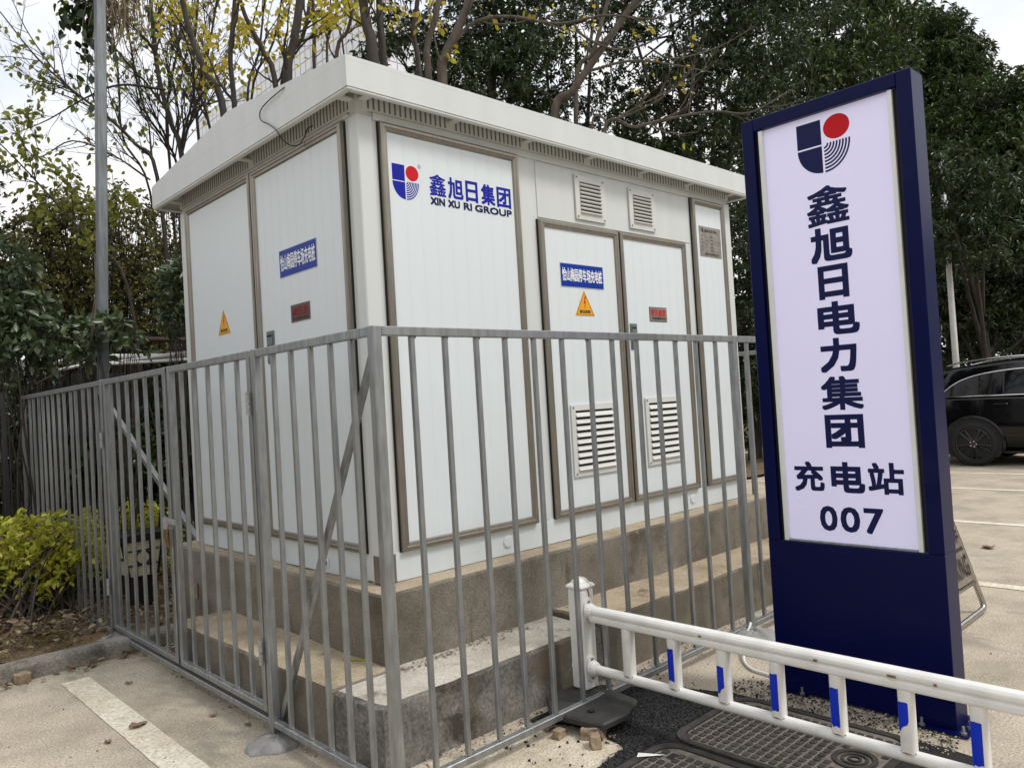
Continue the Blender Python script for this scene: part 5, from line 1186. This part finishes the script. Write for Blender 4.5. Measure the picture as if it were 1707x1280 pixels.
# ------------------------------------------------------------------ litter and ground detail
def litter(n, sampler, L, material, name, label, cat, shape=6):
    P = np.array([sampler() for _ in range(n)]); D = np.stack([rng.normal(size=n), rng.normal(size=n), rng.normal(0, .35, n)], 1)
    v, f = leaf_arrays(P, D, rng.uniform(.6, 1.2, n)*L, rng.uniform(.4, 1., n)*L*.6, .4, shape, 0.); o = link(name, tri_mesh(name, v, f, material), None, (0, 0, 0)); return tag(o, label, cat, kind='stuff')
def s_bed():
    while True:
        x, y = rng.uniform(-1.5, 3.0), rng.uniform(5.68, 8.8)
        if rng.random() < min(1, .25+(y-5.68)*1.4): return (x, y, rng.uniform(.085, .14))
litter(6500, s_bed, .062, 'leaf_dry', 'leaf_litter', 'thick brown leaf litter covering the planted bed', 'leaf litter')
def s_kerb():
    a = rng.random()
    if a < .6: return (rng.uniform(.2, 2.3), 5.45-abs(rng.normal(0, .05)), rng.uniform(.006, .03))
    return (rng.normal(1.85, .12), rng.normal(5.2, .12), rng.uniform(.006, .03))
litter(150, s_kerb, .06, 'leaf_dry', 'kerb_leaves', 'dry leaves and crumbs gathered along the kerb foot', 'leaf litter')
def blades():
    n = 3600; cl = np.stack([rng.uniform(-.6, 1.55, 26), rng.uniform(5.66, 6.35, 26)], 1); i = rng.integers(0, 26, n); p = cl[i]+rng.normal(0, .09, (n, 2)); ok = p[:, 1] > 5.64; p = p[ok]; n = len(p)
    P = np.concatenate([p, np.full((n, 1), .08)], 1); D = np.stack([rng.normal(0, .5, n), rng.normal(0, .5, n), np.ones(n)], 1); return leaf_arrays(P, D, rng.uniform(.02, .06, n), .005, .1, 4, .3)
v, f = blades(); tag(link('grass_tufts', tri_mesh('grass_tufts', v, f, 'grass_dry'), None, (0, 0, 0)), 'short dry grass tufts behind the kerb', 'grass', kind='stuff')
def one_leaf(x, y, z, L, rot, label, m='leaf_dry', curl=.35):
    b = MB(); n = 9; rows_ = []
    for j in range(n):
        u = j/(n-1); w_ = L*.36*math.sin(PI*min(1, u*.96+.03))**.8*(1-.35*u)
        for k in (-1, -.5, 0, .5, 1):
            b.v.append((x+(u-.5)*L*math.cos(rot)-k*w_*math.sin(rot), y+(u-.5)*L*math.sin(rot)+k*w_*math.cos(rot), z+.003+curl*L*.35*(k*k)*(.4+.6*math.sin(u*5))+.12*L*(u-.5)**2+.004*math.sin(j*2+k)))
    for j in range(n-1):
        for k in range(4): b.f.append((j*5+k, j*5+k+1, (j+1)*5+k+1, (j+1)*5+k)); b.m.append(0)
    tag(b.build('fallen_leaf', m, smooth=True), label, 'leaf', 'single fallen leaves on the paving')
def gz(px, py, z=0.):
    r = ROT @ np.array([px-CX, -(py-CY), -FPX]); return CAM+r*((z-CAM[2])/r[2])
for px, py, L, rot, lab in ((231, 1209, .105, .4, 'curled dry leaf lying on the white parking line'), (180, 1236, .05, 1.8, 'small dark leaf on the concrete left of the white line'), (355, 1192, .045, 2.2, 'dark crumpled leaf on the concrete under the gate'), (413, 1207, .045, .6, 'small dark leaf beside the near gate post'), (215, 1138, .05, .2, 'small pale leaf past the top of the white line'), (1218, 1187, .075, 2.6, 'yellow-brown leaf caught at the corner of the manhole frame'), (1648, 912, .16, .5, 'brown leaf lying far out on the parking bay'), (915, 1213, .09, .5, 'dry leaf tucked against the brick rubble'), (1020, 1228, .06, 1.0, 'rusty leaf on the tarmac crumbs')):
    p = gz(px, py, .006); one_leaf(p[0], p[1], .006, L, rot, lab)
p = gz(38, 1138); stone(p[0], p[1], .03, .075, .06, .06, .4, 'orange brick lump lying against the kerb', 'brick_red', 'brick_lump')
# scrap of coloured wire on the step
wz = gz(587, 1102, .295); b = MB(); b.tube(cr([(wz[0]-.02, wz[1]+.05, .300), (wz[0], wz[1], .303), (wz[0]+.05, wz[1]-.06, .300), (wz[0]+.07, wz[1]-.10, .302)], 5), .005, 6)
tag(b.build('wire_scrap', 'leaf_hedge', smooth=True), 'short yellow-green wire offcut lying on the step', 'wire')
b = MB(); p = gz(1078, 1258, .02); b.v = [(p[0]-.04, p[1]+.02, .021), (p[0]+.05, p[1]-.06, .021), (p[0]-.01, p[1]+.035, .024)]; b.f = [(0, 1, 2)]; b.m = [0]
tag(b.build('paper_scrap', 'white_paint'), 'small white paper sliver on the manhole cover', 'paper')
